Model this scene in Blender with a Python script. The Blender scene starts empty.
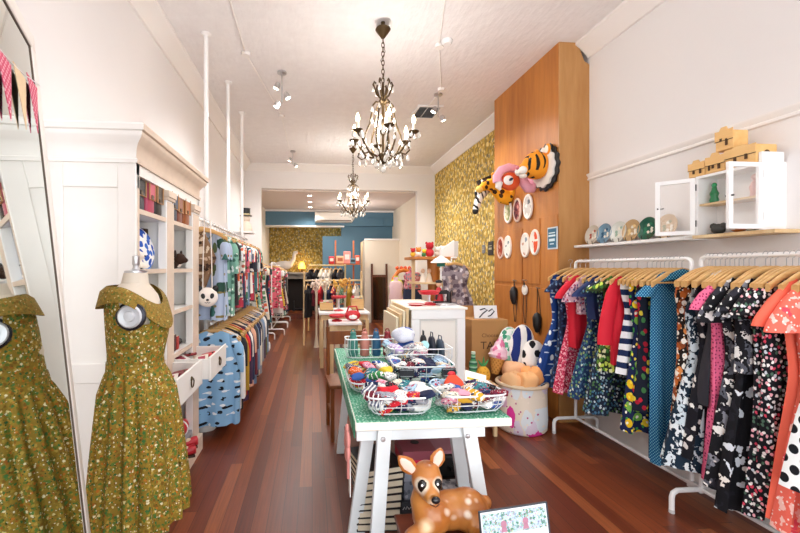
import bpy, math, random
from mathutils import Vector, Matrix, Euler
R = math.radians
PI = math.pi
rnd = random.Random(7)
SC = bpy.context.scene
COL = SC.collection

# ------------------------------------------------------------------ materials
def lin(h):
    if isinstance(h, str):
        h = h.lstrip('#')
        c = [int(h[i:i + 2], 16) / 255 for i in (0, 2, 4)]
    else:
        c = list(h)
    return [x / 12.92 if x <= .04045 else ((x + .055) / 1.055) ** 2.4 for x in c] + [1.0]

class NT:
    def __init__(self, name, rough=.7, metal=0.0, spec=.5):
        self.m = bpy.data.materials.new(name)
        self.m.use_nodes = True
        self.t = self.m.node_tree
        self.b = self.t.nodes['Principled BSDF']
        self.b.inputs['Roughness'].default_value = rough
        self.b.inputs['Metallic'].default_value = metal
        self.b.inputs['Specular IOR Level'].default_value = spec
    def n(self, typ, **kw):
        x = self.t.nodes.new(typ)
        for k, v in kw.items():
            setattr(x, k, v)
        return x
    def l(self, a, b):
        self.t.links.new(a, b)
    def val(self, sock, v):
        if hasattr(v, 'is_output'):
            self.l(v, sock)
        else:
            sock.default_value = v
    def math(self, op, a, b=0.0, c=None):
        x = self.n('ShaderNodeMath', operation=op)
        self.val(x.inputs[0], a)
        self.val(x.inputs[1], b)
        if c is not None:
            self.val(x.inputs[2], c)
        return x.outputs[0]
    def mix(self, f, a, b, mode='MIX'):
        x = self.n('ShaderNodeMix', data_type='RGBA', blend_type=mode)
        self.val(x.inputs[0], f)
        self.val(x.inputs[6], a)
        self.val(x.inputs[7], b)
        return x.outputs[2]
    def coord(self, kind='Object'):
        return self.n('ShaderNodeTexCoord').outputs[kind]
    def flat(self, v, axes='XZ'):
        s = self.n('ShaderNodeSeparateXYZ'); self.l(v, s.inputs[0])
        c = self.n('ShaderNodeCombineXYZ')
        self.l(self.math('SUBTRACT', s.outputs['X'], s.outputs['Y']) if axes == 'XZ' else s.outputs[axes[0]], c.inputs[0]); self.l(s.outputs[axes[1]], c.inputs[1])
        return c.outputs[0]
    def noise(self, v, scale, detail=3, rough=.5, dims='3D'):
        x = self.n('ShaderNodeTexNoise', noise_dimensions=dims)
        self.l(v, x.inputs['Vector'])
        x.inputs['Scale'].default_value = scale
        x.inputs['Detail'].default_value = detail
        x.inputs['Roughness'].default_value = rough
        return x
    def mapping(self, v, scale=(1, 1, 1), loc=(0, 0, 0), rot=(0, 0, 0)):
        x = self.n('ShaderNodeMapping')
        self.l(v, x.inputs[0])
        x.inputs['Location'].default_value = loc
        x.inputs['Rotation'].default_value = rot
        x.inputs['Scale'].default_value = scale
        return x.outputs[0]
    def ramp(self, fac, cols, interp='CONSTANT', pos=None):
        x = self.n('ShaderNodeValToRGB')
        e = x.color_ramp.elements
        x.color_ramp.interpolation = interp
        k = len(cols)
        while len(e) < k:
            e.new(.5)
        for i, c in enumerate(cols):
            e[i].position = pos[i] if pos else i / (k if interp == 'CONSTANT' else max(1, k - 1))
            e[i].color = lin(c)
        self.l(fac, x.inputs[0])
        return x.outputs[0]
    def base(self, c):
        self.val(self.b.inputs['Base Color'], c if hasattr(c, 'is_output') else lin(c))
        return self
    def bump(self, h, strength=.2, dist=.01):
        x = self.n('ShaderNodeBump')
        x.inputs['Strength'].default_value = strength
        x.inputs['Distance'].default_value = dist
        self.l(h, x.inputs['Height'])
        self.l(x.outputs[0], self.b.inputs['Normal'])
        return self

_mc = {}
def solid(hexc, rough=.6, metal=0.0, spec=.5, name=None, var=0.0, vs=6):
    k = (hexc, rough, metal, spec, var)
    if k not in _mc:
        t = NT(name or 'plain_' + hexc.strip('#'), rough, metal, spec)
        if var:
            nz = t.noise(t.coord(), vs, 5)
            c = lin(hexc)
            a = t.mix(nz.outputs['Fac'], [x * (1 - var) for x in c[:3]] + [1], [min(1, x * (1 + var)) for x in c[:3]] + [1])
            t.base(a)
        else:
            t.base(hexc)
        _mc[k] = t.m
    return _mc[k]

def cells(name, base, layers, rough=.8, flat=True, axes='XZ'):
    """base colour with layers of motifs (scale, threshold, colours, randomness, distortion)"""
    if name in _mc:
        return _mc[name]
    t = NT(name, rough, spec=.25)
    v = t.coord()
    if flat:
        v = t.flat(v, axes)
    col = lin(base)
    for i, L in enumerate(layers):
        sc, thr, cols = L[0], L[1], L[2]
        rr = L[3] if len(L) > 3 else 1.0
        ds = L[4] if len(L) > 4 else 0.0
        st = L[5] if len(L) > 5 else (1, 1, 1)
        vv = t.mapping(v, scale=st, loc=(i * 3.17, i * 1.31, 0), rot=(0, 0, (.5 if i % 2 else 0) if rr > 0 else .785))
        if ds:
            nz = t.noise(vv, sc * 1.3, 3)
            ad = t.n('ShaderNodeVectorMath', operation='MULTIPLY_ADD')
            t.l(nz.outputs['Color'], ad.inputs[0]); ad.inputs[1].default_value = (1.5 * ds / sc,) * 3; t.l(vv, ad.inputs[2])
            vv = ad.outputs[0]
        vo = t.n('ShaderNodeTexVoronoi', voronoi_dimensions='2D' if flat else '3D', feature='F1')
        t.l(vv, vo.inputs['Vector'])
        vo.inputs['Scale'].default_value = sc
        vo.inputs['Randomness'].default_value = rr
        mask = t.math('LESS_THAN', vo.outputs['Distance'], thr)
        if len(cols) == 1:
            c = lin(cols[0])
        else:
            sp = t.n('ShaderNodeSeparateColor'); t.l(vo.outputs['Color'], sp.inputs[0])
            c = t.ramp(sp.outputs[0], cols)
        col = t.mix(mask, col, c)
    t.base(col)
    _mc[name] = t.m
    return t.m

def stripes(name, cols, freq, axis='Z', rough=.8, wob=0.0, wscale=5):
    if name in _mc:
        return _mc[name]
    t = NT(name, rough, spec=.25)
    v = t.coord()
    s = t.n('ShaderNodeSeparateXYZ'); t.l(v, s.inputs[0])
    x = s.outputs[axis]
    if wob:
        nz = t.noise(v, wscale, 2)
        x = t.math('MULTIPLY_ADD', nz.outputs['Fac'], wob, x)
    f = t.math('FRACT', t.math('MULTIPLY', x, freq))
    t.base(t.ramp(f, cols))
    _mc[name] = t.m
    return t.m

def glow(name, col, strength):
    t = NT(name)
    t.base(col)
    t.b.inputs['Emission Color'].default_value = lin(col)
    t.b.inputs['Emission Strength'].default_value = strength
    return t.m

def glass(name, col='#ffffff', alpha=.12):
    if name in _mc: return _mc[name]
    t = NT(name, .03)
    t.base(col)
    tr = t.n('ShaderNodeBsdfTransparent')
    mx = t.n('ShaderNodeMixShader')
    mx.inputs[0].default_value = alpha
    t.l(tr.outputs[0], mx.inputs[1]); t.l(t.b.outputs[0], mx.inputs[2])
    t.l(mx.outputs[0], t.t.nodes['Material Output'].inputs[0])
    _mc[name] = t.m
    return t.m

# setting materials
def wall_mat(name, col, var=.03):
    t = NT(name, .85, spec=.3)
    v = t.coord()
    nz = t.noise(v, 1.3, 4)
    c = lin(col)
    t.base(t.mix(nz.outputs['Fac'], [x * (1 - var) for x in c[:3]] + [1], [min(1, x * (1 + var)) for x in c[:3]] + [1]))
    n2 = t.noise(v, 40, 3)
    t.bump(n2.outputs['Fac'], .08, .004)
    return t.m
M_WALL = wall_mat('white_wall_paint', '#e9e6e5')
M_CREAMWALL = wall_mat('cream_wall_paint', '#e6dccb')
M_BLUE = wall_mat('blue_wall_paint', '#5f8196', .06)
def ceil_mat():
    t = NT('textured_ceiling_paint', .9, spec=.2)
    v = t.coord()
    n1 = t.noise(v, 9, 6, .65)
    n2 = t.noise(t.mapping(v, (5, 1.2, 1)), 5, 3)
    c = t.mix(n1.outputs['Fac'], lin('#e4e0e0'), lin('#f4f2f2'))
    t.base(c)
    h = t.math('ADD', n1.outputs['Fac'], n2.outputs['Fac'])
    t.bump(h, .35, .02)
    return t.m
M_CEIL = ceil_mat()
M_TRIM = solid('#efebe8', .55, name='white_gloss_trim')
def floor_mat():
    t = NT('red_brown_floorboards', .32, spec=.5)
    v = t.coord()
    s = t.n('ShaderNodeSeparateXYZ'); t.l(v, s.inputs[0])
    xs = t.math('DIVIDE', s.outputs['X'], .085)
    px = t.math('FLOOR', xs)
    w1 = t.n('ShaderNodeTexWhiteNoise', noise_dimensions='1D'); t.l(px, w1.inputs['W'])
    ys = t.math('DIVIDE', t.math('MULTIPLY_ADD', w1.outputs['Value'], 7.0, s.outputs['Y']), 1.9)
    py = t.math('FLOOR', ys)
    cb = t.n('ShaderNodeCombineXYZ'); t.l(px, cb.inputs[0]); t.l(py, cb.inputs[1])
    w2 = t.n('ShaderNodeTexWhiteNoise', noise_dimensions='2D'); t.l(cb.outputs[0], w2.inputs['Vector'])
    ad = t.n('ShaderNodeVectorMath', operation='MULTIPLY_ADD')
    t.l(w2.outputs['Color'], ad.inputs[0]); ad.inputs[1].default_value = (9, 9, 9); t.l(v, ad.inputs[2])
    g = t.noise(t.mapping(ad.outputs[0], (46, 1.3, 1)), 1.6, 7, .68)
    tone = t.ramp(w2.outputs['Value'], ['#592614', '#612b17', '#6b321a', '#74381e', '#7f4223', '#9c5a33'], 'LINEAR', [0, .25, .5, .7, .88, 1])
    gr = t.math('MULTIPLY_ADD', g.outputs['Fac'], 1.7, .15)
    cc = t.n('ShaderNodeCombineColor')
    for i in range(3): t.l(gr, cc.inputs[i])
    c = t.mix(1.0, tone, cc.outputs[0], 'MULTIPLY')
    fr = t.math('FRACT', xs)
    fy = t.math('FRACT', ys)
    gap = t.math('MAXIMUM', t.math('LESS_THAN', fr, .035), t.math('LESS_THAN', fy, .002))
    c = t.mix(t.math('MULTIPLY', gap, .75), c, lin('#1c0a05'))
    t.base(c)
    rg = t.math('MULTIPLY_ADD', g.outputs['Fac'], .25, .22)
    t.l(rg, t.b.inputs['Roughness'])
    t.bump(t.math('SUBTRACT', g.outputs['Fac'], gap), .12, .003)
    return t.m
M_FLOOR = floor_mat()
def wallpaper_mat(name, dark=1.0, axes='YZ'):
    t = NT(name, .8, spec=.2)
    v = t.flat(t.coord(), axes)
    def vor(sc, rot, ds, off, st):
        vv = t.mapping(v, scale=st, loc=(off, off * .7, 0), rot=(0, 0, rot))
        nz = t.noise(vv, sc * .9, 2)
        ad = t.n('ShaderNodeVectorMath', operation='MULTIPLY_ADD')
        t.l(nz.outputs['Color'], ad.inputs[0]); ad.inputs[1].default_value = (ds,) * 3; t.l(vv, ad.inputs[2])
        vo = t.n('ShaderNodeTexVoronoi', voronoi_dimensions='2D'); t.l(ad.outputs[0], vo.inputs['Vector'])
        vo.inputs['Scale'].default_value = sc
        return vo
    n0 = t.noise(v, 5, 3)
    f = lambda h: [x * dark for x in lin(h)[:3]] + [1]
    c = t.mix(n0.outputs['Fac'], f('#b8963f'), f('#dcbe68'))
    a = vor(10, .7, .10, 2.2, (1, .8, 1))
    c = t.mix(t.math('LESS_THAN', a.outputs['Distance'], .36), c, f('#a08a4c'))
    b = vor(13, -.6, .08, 5.2, (1, .75, 1))
    c = t.mix(t.math('LESS_THAN', b.outputs['Distance'], .27), c, f('#f0dc98'))
    d = vor(11, .2, .07, 9.2, (1, .9, 1))
    sp = t.n('ShaderNodeSeparateColor'); t.l(d.outputs['Color'], sp.inputs[0])
    c = t.mix(t.math('LESS_THAN', d.outputs['Distance'], .2), c, t.ramp(sp.outputs[0], ['#85867f', '#c9a23a', '#7a725a', '#96978a', '#b98a3a']))
    t.base(c)
    return t.m
M_PAPER = wallpaper_mat('yellow_floral_wallpaper', 1.0, 'YZ')
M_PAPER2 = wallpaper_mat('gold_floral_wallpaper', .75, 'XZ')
def wood_mat(name, c1, c2, scale=3.0, axis='Z', rough=.45):
    if name in _mc: return _mc[name]
    t = NT(name, rough, spec=.4)
    st = {'X': (.12, 1, 1), 'Y': (1, .12, 1), 'Z': (1, 1, .12)}[axis]
    v = t.mapping(t.coord(), st)
    g = t.noise(v, scale * 6, 5, .6)
    g2 = t.noise(v, scale, 3)
    f = t.math('MULTIPLY_ADD', g.outputs['Fac'], .6, t.math('MULTIPLY', g2.outputs['Fac'], .4))
    t.base(t.ramp(f, [c1, c2], 'LINEAR', [.32, .68]))
    _mc[name] = t.m
    return t.m
M_PANEL = wood_mat('orange_timber_veneer', '#a5632a', '#cb8640', 2.2)
M_PANEL2 = wood_mat('pale_timber_veneer', '#a9753f', '#c0905a', 3)
M_PALE = wood_mat('pale_pine', '#c9a676', '#e6cfa5', 3)
M_HANGER = wood_mat('varnished_hanger_wood', '#bb8a4c', '#e2bb80', 8, 'X', .35)
M_DARKWOOD = wood_mat('dark_brown_wood', '#4a2616', '#6b3c22', 3)
M_PLY = wood_mat('laser_cut_plywood', '#d9a860', '#eec586', 4, 'Y')
M_CREAM = solid('#eceae6', .5, name='cream_cabinet_paint', var=.06, vs=5)
M_CREAMEDGE = solid('#d9c6b4', .6, name='worn_and_shaded_cream', var=.12, vs=14)  # worn edge paint; on the cornice front the tone also paints shading
M_WHITE = solid('#eeeeee', .35, name='white_enamel')
M_STEEL = solid('#c9c9cc', .3, .9, name='brushed_steel')
M_BLACK = solid('#121214', .5, name='black')
M_BRASS = solid('#4f3d24', .42, .7, name='aged_brass')
M_CRYSTAL = NT('cut_crystal', .04, spec=.9).base('#f6f2ea').m
M_CRYSTAL.node_tree.nodes['Principled BSDF'].inputs['Transmission Weight'].default_value = .35
M_RED = solid('#c3202e', .45)

# ------------------------------------------------------------------ geometry
class G:
    def __init__(s):
        s.v = []; s.f = []
    def add(s, vs, fs):
        b = len(s.v)
        s.v += [tuple(x) for x in vs]
        s.f += [tuple(b + i for i in f) for f in fs]
        return s
    def box(s, x0, x1, y0, y1, z0, z1):
        vs = [(x, y, z) for z in (z0, z1) for y in (y0, y1) for x in (x0, x1)]
        return s.add(vs, [(0, 2, 3, 1), (4, 5, 7, 6), (0, 1, 5, 4), (2, 6, 7, 3), (0, 4, 6, 2), (1, 3, 7, 5)])
    def obox(s, c, size, rot=(0, 0, 0)):
        m = Euler(rot).to_matrix()
        vs = [m @ Vector((x * size[0] / 2, y * size[1] / 2, z * size[2] / 2)) + Vector(c) for z in (-1, 1) for y in (-1, 1) for x in (-1, 1)]
        return s.add(vs, [(0, 2, 3, 1), (4, 5, 7, 6), (0, 1, 5, 4), (2, 6, 7, 3), (0, 4, 6, 2), (1, 3, 7, 5)])
    def rings(s, rings, cap=True, closed=True):
        n = len(rings[0]); b = len(s.v)
        for r in rings:
            s.v += [tuple(p) for p in r]
        for i in range(len(rings) - 1):
            for j in range(n if closed else n - 1):
                k = (j + 1) % n
                s.f.append((b + i * n + j, b + i * n + k, b + (i + 1) * n + k, b + (i + 1) * n + j))
        if cap and closed:
            s.f.append(tuple(b + j for j in range(n))[::-1])
            s.f.append(tuple(b + (len(rings) - 1) * n + j for j in range(n)))
        return s
    def tube(s, pts, r, n=8, cap=True):
        pts = [Vector(p) for p in pts]
        rs = r if isinstance(r, (list, tuple)) else [r] * len(pts)
        rings = []; up = None
        for i, p in enumerate(pts):
            t = (pts[min(i + 1, len(pts) - 1)] - pts[max(i - 1, 0)])
            t = t.normalized() if t.length > 1e-9 else Vector((0, 0, 1))
            if up is None:
                a = Vector((0, 0, 1)) if abs(t.z) < .9 else Vector((1, 0, 0))
                up = (a - t * a.dot(t)).normalized()
            else:
                up = (up - t * up.dot(t))
                up = up.normalized() if up.length > 1e-6 else t.orthogonal().normalized()
            sd = t.cross(up)
            rings.append([p + (up * math.cos(2 * PI * j / n) + sd * math.sin(2 * PI * j / n)) * rs[i] for j in range(n)])
        return s.rings(rings, cap)
    def cyl(s, p0, p1, r, n=12):
        return s.tube([p0, p1], r, n)
    def lathe(s, prof, c=(0, 0, 0), n=16, axis='Z', cap=True):
        rings = []
        for r, h in prof:
            ring = []
            for j in range(n):
                a = 2 * PI * j / n
                x, y = r * math.cos(a), r * math.sin(a)
                p = {'Z': (x, y, h), 'X': (h, x, y), 'Y': (y, h, x)}[axis]
                ring.append((p[0] + c[0], p[1] + c[1], p[2] + c[2]))
            rings.append(ring)
        return s.rings(rings, cap)
    def ell(s, c, r, rot=(0, 0, 0), n=14, k=9):
        m = Euler(rot).to_matrix(); c = Vector(c)
        rings = []
        for i in range(k + 1):
            th = PI * (i + .02) / (k + .04)
            rings.append([m @ Vector((r[0] * math.sin(th) * math.cos(2 * PI * j / n), r[1] * math.sin(th) * math.sin(2 * PI * j / n), -r[2] * math.cos(th))) + c for j in range(n)])
        return s.rings(rings)
    def prism(s, poly, h0, h1, plane='XZ'):
        """polygon extruded along the remaining axis"""
        def P(a, b, h):
            return {'XZ': (a, h, b), 'XY': (a, b, h), 'YZ': (h, a, b)}[plane]
        return s.rings([[P(a, b, h0) for a, b in poly], [P(a, b, h1) for a, b in poly]])
    def torus(s, c, R0, r, axis='Z', n=24, k=8, sx=1, sy=1):
        pts = []
        for j in range(n + 1):
            a = 2 * PI * j / n
            x, y = R0 * math.cos(a) * sx, R0 * math.sin(a) * sy
            p = {'Z': (x, y, 0), 'X': (0, x, y), 'Y': (x, 0, y)}[axis]
            pts.append((p[0] + c[0], p[1] + c[1], p[2] + c[2]))
        return s.tube(pts, r, k, False)
    def mesh(s, name, smooth=True, ang=38):
        me = bpy.data.meshes.new(name)
        me.from_pydata(s.v, [], s.f)
        me.validate()
        if smooth:
            me.polygons.foreach_set('use_smooth', [True] * len(me.polygons))
            try:
                me.set_sharp_from_angle(angle=R(ang))
            except Exception:
                pass
        me.update()
        return me

USED = {}
def nm(name):
    return name
def put(name, g, mat, parent=None, loc=(0, 0, 0), rot=(0, 0, 0), scale=None, bevel=0, smooth=True, ang=38):
    """link one mesh object; a child when parent is given"""
    me = g.mesh(name, smooth, ang) if isinstance(g, G) else g
    o = bpy.data.objects.new(name, me)
    COL.objects.link(o)
    if not me.materials:
        me.materials.append(mat)
    elif mat is not None and me.materials[0] is not mat:
        o.material_slots[0].link = 'OBJECT'
        o.material_slots[0].material = mat
    o.location = loc
    o.rotation_euler = rot if isinstance(rot, (tuple, list, Euler)) else (0, 0, rot)
    if scale is not None:
        o.scale = scale if isinstance(scale, (tuple, list)) else (scale,) * 3
    if parent is not None:
        o.parent = parent
    if bevel:
        b = o.modifiers.new('soft_edge', 'BEVEL'); b.width = bevel; b.segments = 2; b.limit_method = 'ANGLE'
    return o
def tag(o, label, cat, group=None):
    o['label'] = label; o['category'] = cat
    if group: o['group'] = group
    return o
def thing(name, label, cat, loc=(0, 0, 0), rot=0, group=None):
    o = bpy.data.objects.new(name, None)
    COL.objects.link(o)
    o.empty_display_size = .1
    o.location = loc
    o.rotation_euler = rot if isinstance(rot, (tuple, list)) else (0, 0, rot)
    return tag(o, label, cat, group)
def struct(name, g, mat, parent=None, loc=(0, 0, 0), rot=(0, 0, 0), bevel=0):
    o = put(name, g, mat, parent, loc, rot, bevel=bevel)
    if parent is None: o['kind'] = 'structure'
    return o
def dup(o, parent=None, **kw):
    c = o.copy(); COL.objects.link(c); c.parent = parent
    for ch in list(o.children): dup(ch, c)
    return c
def remesh(o, vox, it=6, fac=.5):
    m = o.modifiers.new('skin_over', 'REMESH'); m.mode = 'VOXEL'; m.voxel_size = vox; m.use_smooth_shade = True
    s = o.modifiers.new('soften', 'SMOOTH'); s.iterations = it; s.factor = fac
    return o
ORD = ['first', 'second', 'third', 'fourth', 'fifth', 'sixth', 'seventh', 'eighth', 'ninth', 'tenth', 'eleventh', 'twelfth', 'thirteenth', 'fourteenth', 'fifteenth', 'sixteenth', 'seventeenth', 'eighteenth', 'nineteenth', 'twentieth'] + ['twenty-' + x for x in ['first', 'second', 'third', 'fourth', 'fifth', 'sixth', 'seventh', 'eighth', 'ninth']] + ['thirtieth'] + ['thirty-' + x for x in ['first', 'second', 'third', 'fourth', 'fifth', 'sixth', 'seventh', 'eighth', 'ninth']] + ['fortieth'] + ['forty-' + x for x in ['first', 'second', 'third', 'fourth', 'fifth', 'sixth', 'seventh', 'eighth', 'ninth']]
# ------------------------------------------------------------------ the setting
XL, XR, YF, YB, HC = -1.36, 2.6, -1.7, 8.3, 3.56
struct('floor', G().box(XL - .2, XR + .2, YF - .1, 12.6, -.1, 0), M_FLOOR)
struct('ceiling', G().box(XL - .2, XR + .2, YF - .1, YB + .2, HC, HC + .12), M_CEIL)
struct('wall_left', G().box(XL - .15, XL, YF, YB, 0, HC), M_WALL)
struct('wall_right', G().box(XR, XR + .15, YF, 4.88, 0, HC), M_WALL)
struct('wall_right_papered', G().box(XR, XR + .15, 4.88, YB, 0, HC), M_PAPER)
# wall at the back of the front room, with its wide opening
OX0, OX1, OZ = -1.04, 2.22, 3.07
g = G().prism([(XL, 0), (OX0, 0), (OX0, OZ), (OX1, OZ), (OX1, 0), (XR, 0), (XR, HC), (XL, HC)], YB, YB + .16)
struct('wall_back', g, M_WALL)
# shopfront wall behind the camera: low stall riser, wide glazed opening, door gap
g = G().prism([(XL - .15, 0), (-1.2, 0), (-1.2, 3.0), (2.5, 3.0), (2.5, .12), (.8, .12), (.8, 0), (XR + .15, 0), (XR + .15, HC), (XL - .15, HC)], YF - .12, YF)
struct('wall_front', g, M_WALL)
def cornice_prof(e):
    return [(0, 0), (.012, 0), (.02, -.02 + .02), (.035, .02), (.06, .05), (.1, .085), (e, .115), (e, .14), (0, .14)]
cz = HC - .14
g = G(); pr = cornice_prof(.14)
g.rings([[(XL + a, y, cz + b) for a, b in pr] for y in (YF, YB)])
struct('trim_1', g, M_TRIM)
g = G(); g.rings([[(XR - a, y, cz + b) for a, b in pr][::-1] for y in (4.88, YB)])
struct('trim_2', g, M_TRIM)
g = G(); g.rings([[(XR - a, y, cz + b) for a, b in pr][::-1] for y in (YF, 3.55)])
struct('trim_3', g, M_TRIM)
g = G(); g.rings([[(x, YB - a, cz + b) for a, b in pr] for x in (XL, XR)])
struct('trim_4', g, M_TRIM)
# picture rail on the white wall
g = G(); p2 = [(0, 0), (.022, .004), (.022, .018), (.012, .024), (.03, .05), (.03, .062), (0, .066)]
g.rings([[(XR - a, y, 2.265 + b) for a, b in p2][::-1] for y in (YF, 3.55)])
struct('trim_5', g, M_TRIM)
# tall skirting boxed out along the wall
g = G(); p3 = [(0, 0), (.05, 0), (.05, .26), (.03, .3), (0, .31)]
g.rings([[(XR - a, y, b) for a, b in p3][::-1] for y in (YF, 3.55)])
struct('baseboard_right', g, solid('#e6e3df', .5))
g = G(); g.box(XL, XL + .02, YF, YB, 0, .16)
struct('baseboard_left', g, M_TRIM)
g = G(); g.box(XR - .025, XR, 4.88, YB, 0, .2)
struct('baseboard_right_rear', g, M_TRIM)
# timber clad chimney breast
BX, BY0, BY1 = 2.3, 3.55, 4.88
prof = [(BX + .012, 0), (XR - .001, 0), (XR - .001, HC - .2), (XR - .05, HC - .17), (XR - .1, HC - .05), (XR - .12, HC - .001), (BX + .012, HC - .001)]
root = put('timber_chimney_breast', G().prism(prof, BY0 + .012, BY1), M_PANEL2)
root['kind'] = 'structure'
put('front_cladding', G().box(BX, BX + .012, BY0 + .0121, BY1, 0, HC - .001), M_PANEL, root)
put('side_cladding', G().prism([(x - .012 if i in (0, 6) else x, z) for i, (x, z) in enumerate(prof)], BY0, BY0 + .012), M_PANEL2, root)
for k, (y0, y1, z0, z1) in enumerate(((4.2, 4.86, 1.28, 1.88), (3.86, 4.17, 1.28, 1.95), (3.57, 3.83, 1.28, 1.95), (4.2, 4.86, .1, 1.24), (3.57, 4.17, .1, 1.24))):
    put('panel_board', G().box(BX - .008, BX, y0, y1, z0, z1), M_PANEL, root, bevel=.002)
# back room
BH = 3.05
M_BACKCEIL = wall_mat('back_room_ceiling_paint', '#e3d6d0')
struct('ceiling_back', G().box(-1.5, 2.6, YB + .16, 12.5, BH, BH + .1), M_BACKCEIL)
struct('wall_back_room_left', G().box(-1.45, -1.28, YB + .16, 12.4, 0, BH), M_CREAMWALL)
struct('wall_back_room_right', G().box(2.3, 2.45, YB + .16, 12.4, 0, BH), M_CREAMWALL)
struct('wall_papered_alcove', G().box(-1.4, 1.5, 12.2, 12.35, 0, BH), M_PAPER2)
struct('trim_bulkhead', G().box(-1.28, 2.3, 11.2, 11.5, 2.62, BH), M_BLUE)
struct('trim_6', G().box(-1.28, 2.3, 11.14, 11.2, BH - .045, BH), M_TRIM)
struct('trim_7', G().box(-1.28, .9, 11.17, 11.5, 2.585, 2.62), M_TRIM)
g = G().prism([(.3, 0), (.3, 2.34), (.83, 2.34), (.83, 2.62), (2.3, 2.62), (2.3, 0)], 11.35, 11.5)
struct('wall_blue', g, M_BLUE)
struct('floor_step', G().box(-1.28, .3, 11.3, 12.2, 0, .15), M_FLOOR)
# raised blue panel frame to the right of the air conditioner
r = put('trim_8', G().box(1.44, 2.05, 11.31, 11.35, 2.25, 2.27), M_BLUE); r['kind'] = 'structure'
put('panel_rail', G().box(1.44, 2.05, 11.17, 11.2, 2.82, 2.85), M_BLUE, r)
put('panel_stile', G().box(2.02, 2.05, 11.17, 11.2, 2.62, 2.85), M_BLUE, r)
# fitting-room partition in cream boards
part = put('partition', G().box(1.42, 2.3, 10.45, 10.5, 0, 2.17), M_CREAMWALL); part['kind'] = 'structure'
put('cap_board', G().box(1.38, 2.3, 10.42, 10.53, 2.17, 2.21), M_TRIM, part)
put('return_board', G().box(1.38, 1.42, 10.45, 11.3, 0, 2.17), M_CREAMWALL, part)
put('edge_post', G().box(1.28, 1.33, 10.45, 10.52, 0, 2.12), M_PALE, part)
# ------------------------------------------------------------------ leaning mirror
MW, HH, fw, LEAN, TURN = .6, 2.27, .058, R(-5.4), R(21)
MB = (-.786 + MW * math.sin(TURN), 1.575 - MW * math.cos(TURN), 0)
M_MIR = solid('#efeae4', .5, name='worn_white_frame', var=.08, vs=12)
t = thing('leaning_mirror', 'tall white-framed mirror leaning beside the cream cabinet, reflecting the floral dress', 'mirror', MB, (0, LEAN, TURN))
W2 = MW
g = G()
g.box(-.028, .01, -W2, W2, 0, .07).box(-.028, .01, -W2, W2, HH - fw, HH).box(-.028, .01, -W2, -W2 + fw, .07, HH - fw).box(-.028, .01, W2 - fw, W2, .07, HH - fw)
put('mirror_frame', g, M_MIR, t, bevel=.004)
g = G(); q = .005; a = W2 - fw
g.box(.0, .007, -a, -a + q, .07, HH - fw).box(0, .007, a - q, a, .07, HH - fw).box(0, .007, -a, a, .07, .07 + q).box(0, .007, -a, a, HH - fw - q, HH - fw)
put('inner_edge', g, solid('#5d4c3c', .5), t)
put('mirror_glass', G().box(-.012, .004, -a, a, .07, HH - fw), solid('#e6efec', .02, 1.0, name='silvered_glass'), t)
put('backing_board', G().box(-.034, -.028, -W2 + .02, W2 - .02, .02, HH - .02), M_PALE, t)
# pennants strung across the mirror
b = thing('bunting', 'string of pink and cream pennants hung across the top of the leaning mirror', 'bunting', MB, (0, LEAN, TURN))
bz = lambda y: 2.10 - .10 * math.sin(PI * (y + .59) / 1.18)
put('cord', G().tube([(.0135, -.59 + 1.18 * i / 12, bz(-.59 + 1.18 * i / 12)) for i in range(13)], .002, 5), M_WHITE, b)
for i in range(7):
    y = .465 - i * .15
    z = bz(y) - .002
    put('pennant', G().prism([(y - .062, z), (y + .062, z), (y, z - .17)], .0125, .0145, 'YZ'), [cells('pink_dot_cotton', '#d9607c', [(60, .25, ['#f4c3cd'], 0)], axes='YZ'), solid('#e9cfa8', .8)][i % 2], b)

# ------------------------------------------------------------------ dress form with floral dress
DX, DY = -.728, 1.76
t = thing('dress_form', 'grey dress form on a stand wearing the green and gold floral dress', 'dress form', (DX, DY, 0))
def er(cx, z, rx, ry, n=28, cy=0):
    return [(cx + rx * math.cos(2 * PI * j / n), cy + ry * math.sin(2 * PI * j / n), z) for j in range(n)]
g = G().rings([er(.005, .72, .09, .13), er(.0, .95, .092, .125), er(-.015, 1.04, .085, .11), er(-.01, 1.15, .11, .13), er(-.006, 1.24, .105, .138), er(-.02, 1.33, .08, .155), er(-.02, 1.365, .06, .11), er(-.016, 1.385, .05, .062), er(-.012, 1.428, .045, .05)])
put('torso', g, solid('#d8cdbd', .8, var=.05), t)
put('neck_cap', G().lathe([(.044, 0), (.045, .008), (.016, .014), (.012, .03), (.015, .036), (.015, .07), (.001, .074)], (-.012, 0, 1.428), 20), M_STEEL, t)
for s in (-1, 1):
    ax = .03 if s < 0 else -.07
    a = put('arm_plate', G().lathe([(.0, 0), (.056, 0), (.056, .012), (.048, .018), (.001, .018)], (ax, 0, 1.262), 26, 'Y'), solid('#2b2b33', .3, .6), t)
    if s < 0:
        a.location = (0, -.139, 0); a.scale = (1, -1, 1)
    else: a.location = (0, .139, 0)
    put('plate_disc', G().lathe([(.0, .018), (.046, .018), (.04, .024), (.022, .02), (.018, .03), (.001, .032)], (ax, 0, 1.262), 22, 'Y'), solid('#d9dade', .35, .25), a)
put('pole', G().cyl((0, 0, .1), (0, 0, .75), .016), M_STEEL, t)
for k in range(3):
    an = .5 + k * 2 * PI / 3
    put('leg', G().tube([(0, 0, .2), (.09 * math.cos(an), .09 * math.sin(an), .16), (.24 * math.cos(an), .24 * math.sin(an), .012)], .011), M_WHITE, t)
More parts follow.
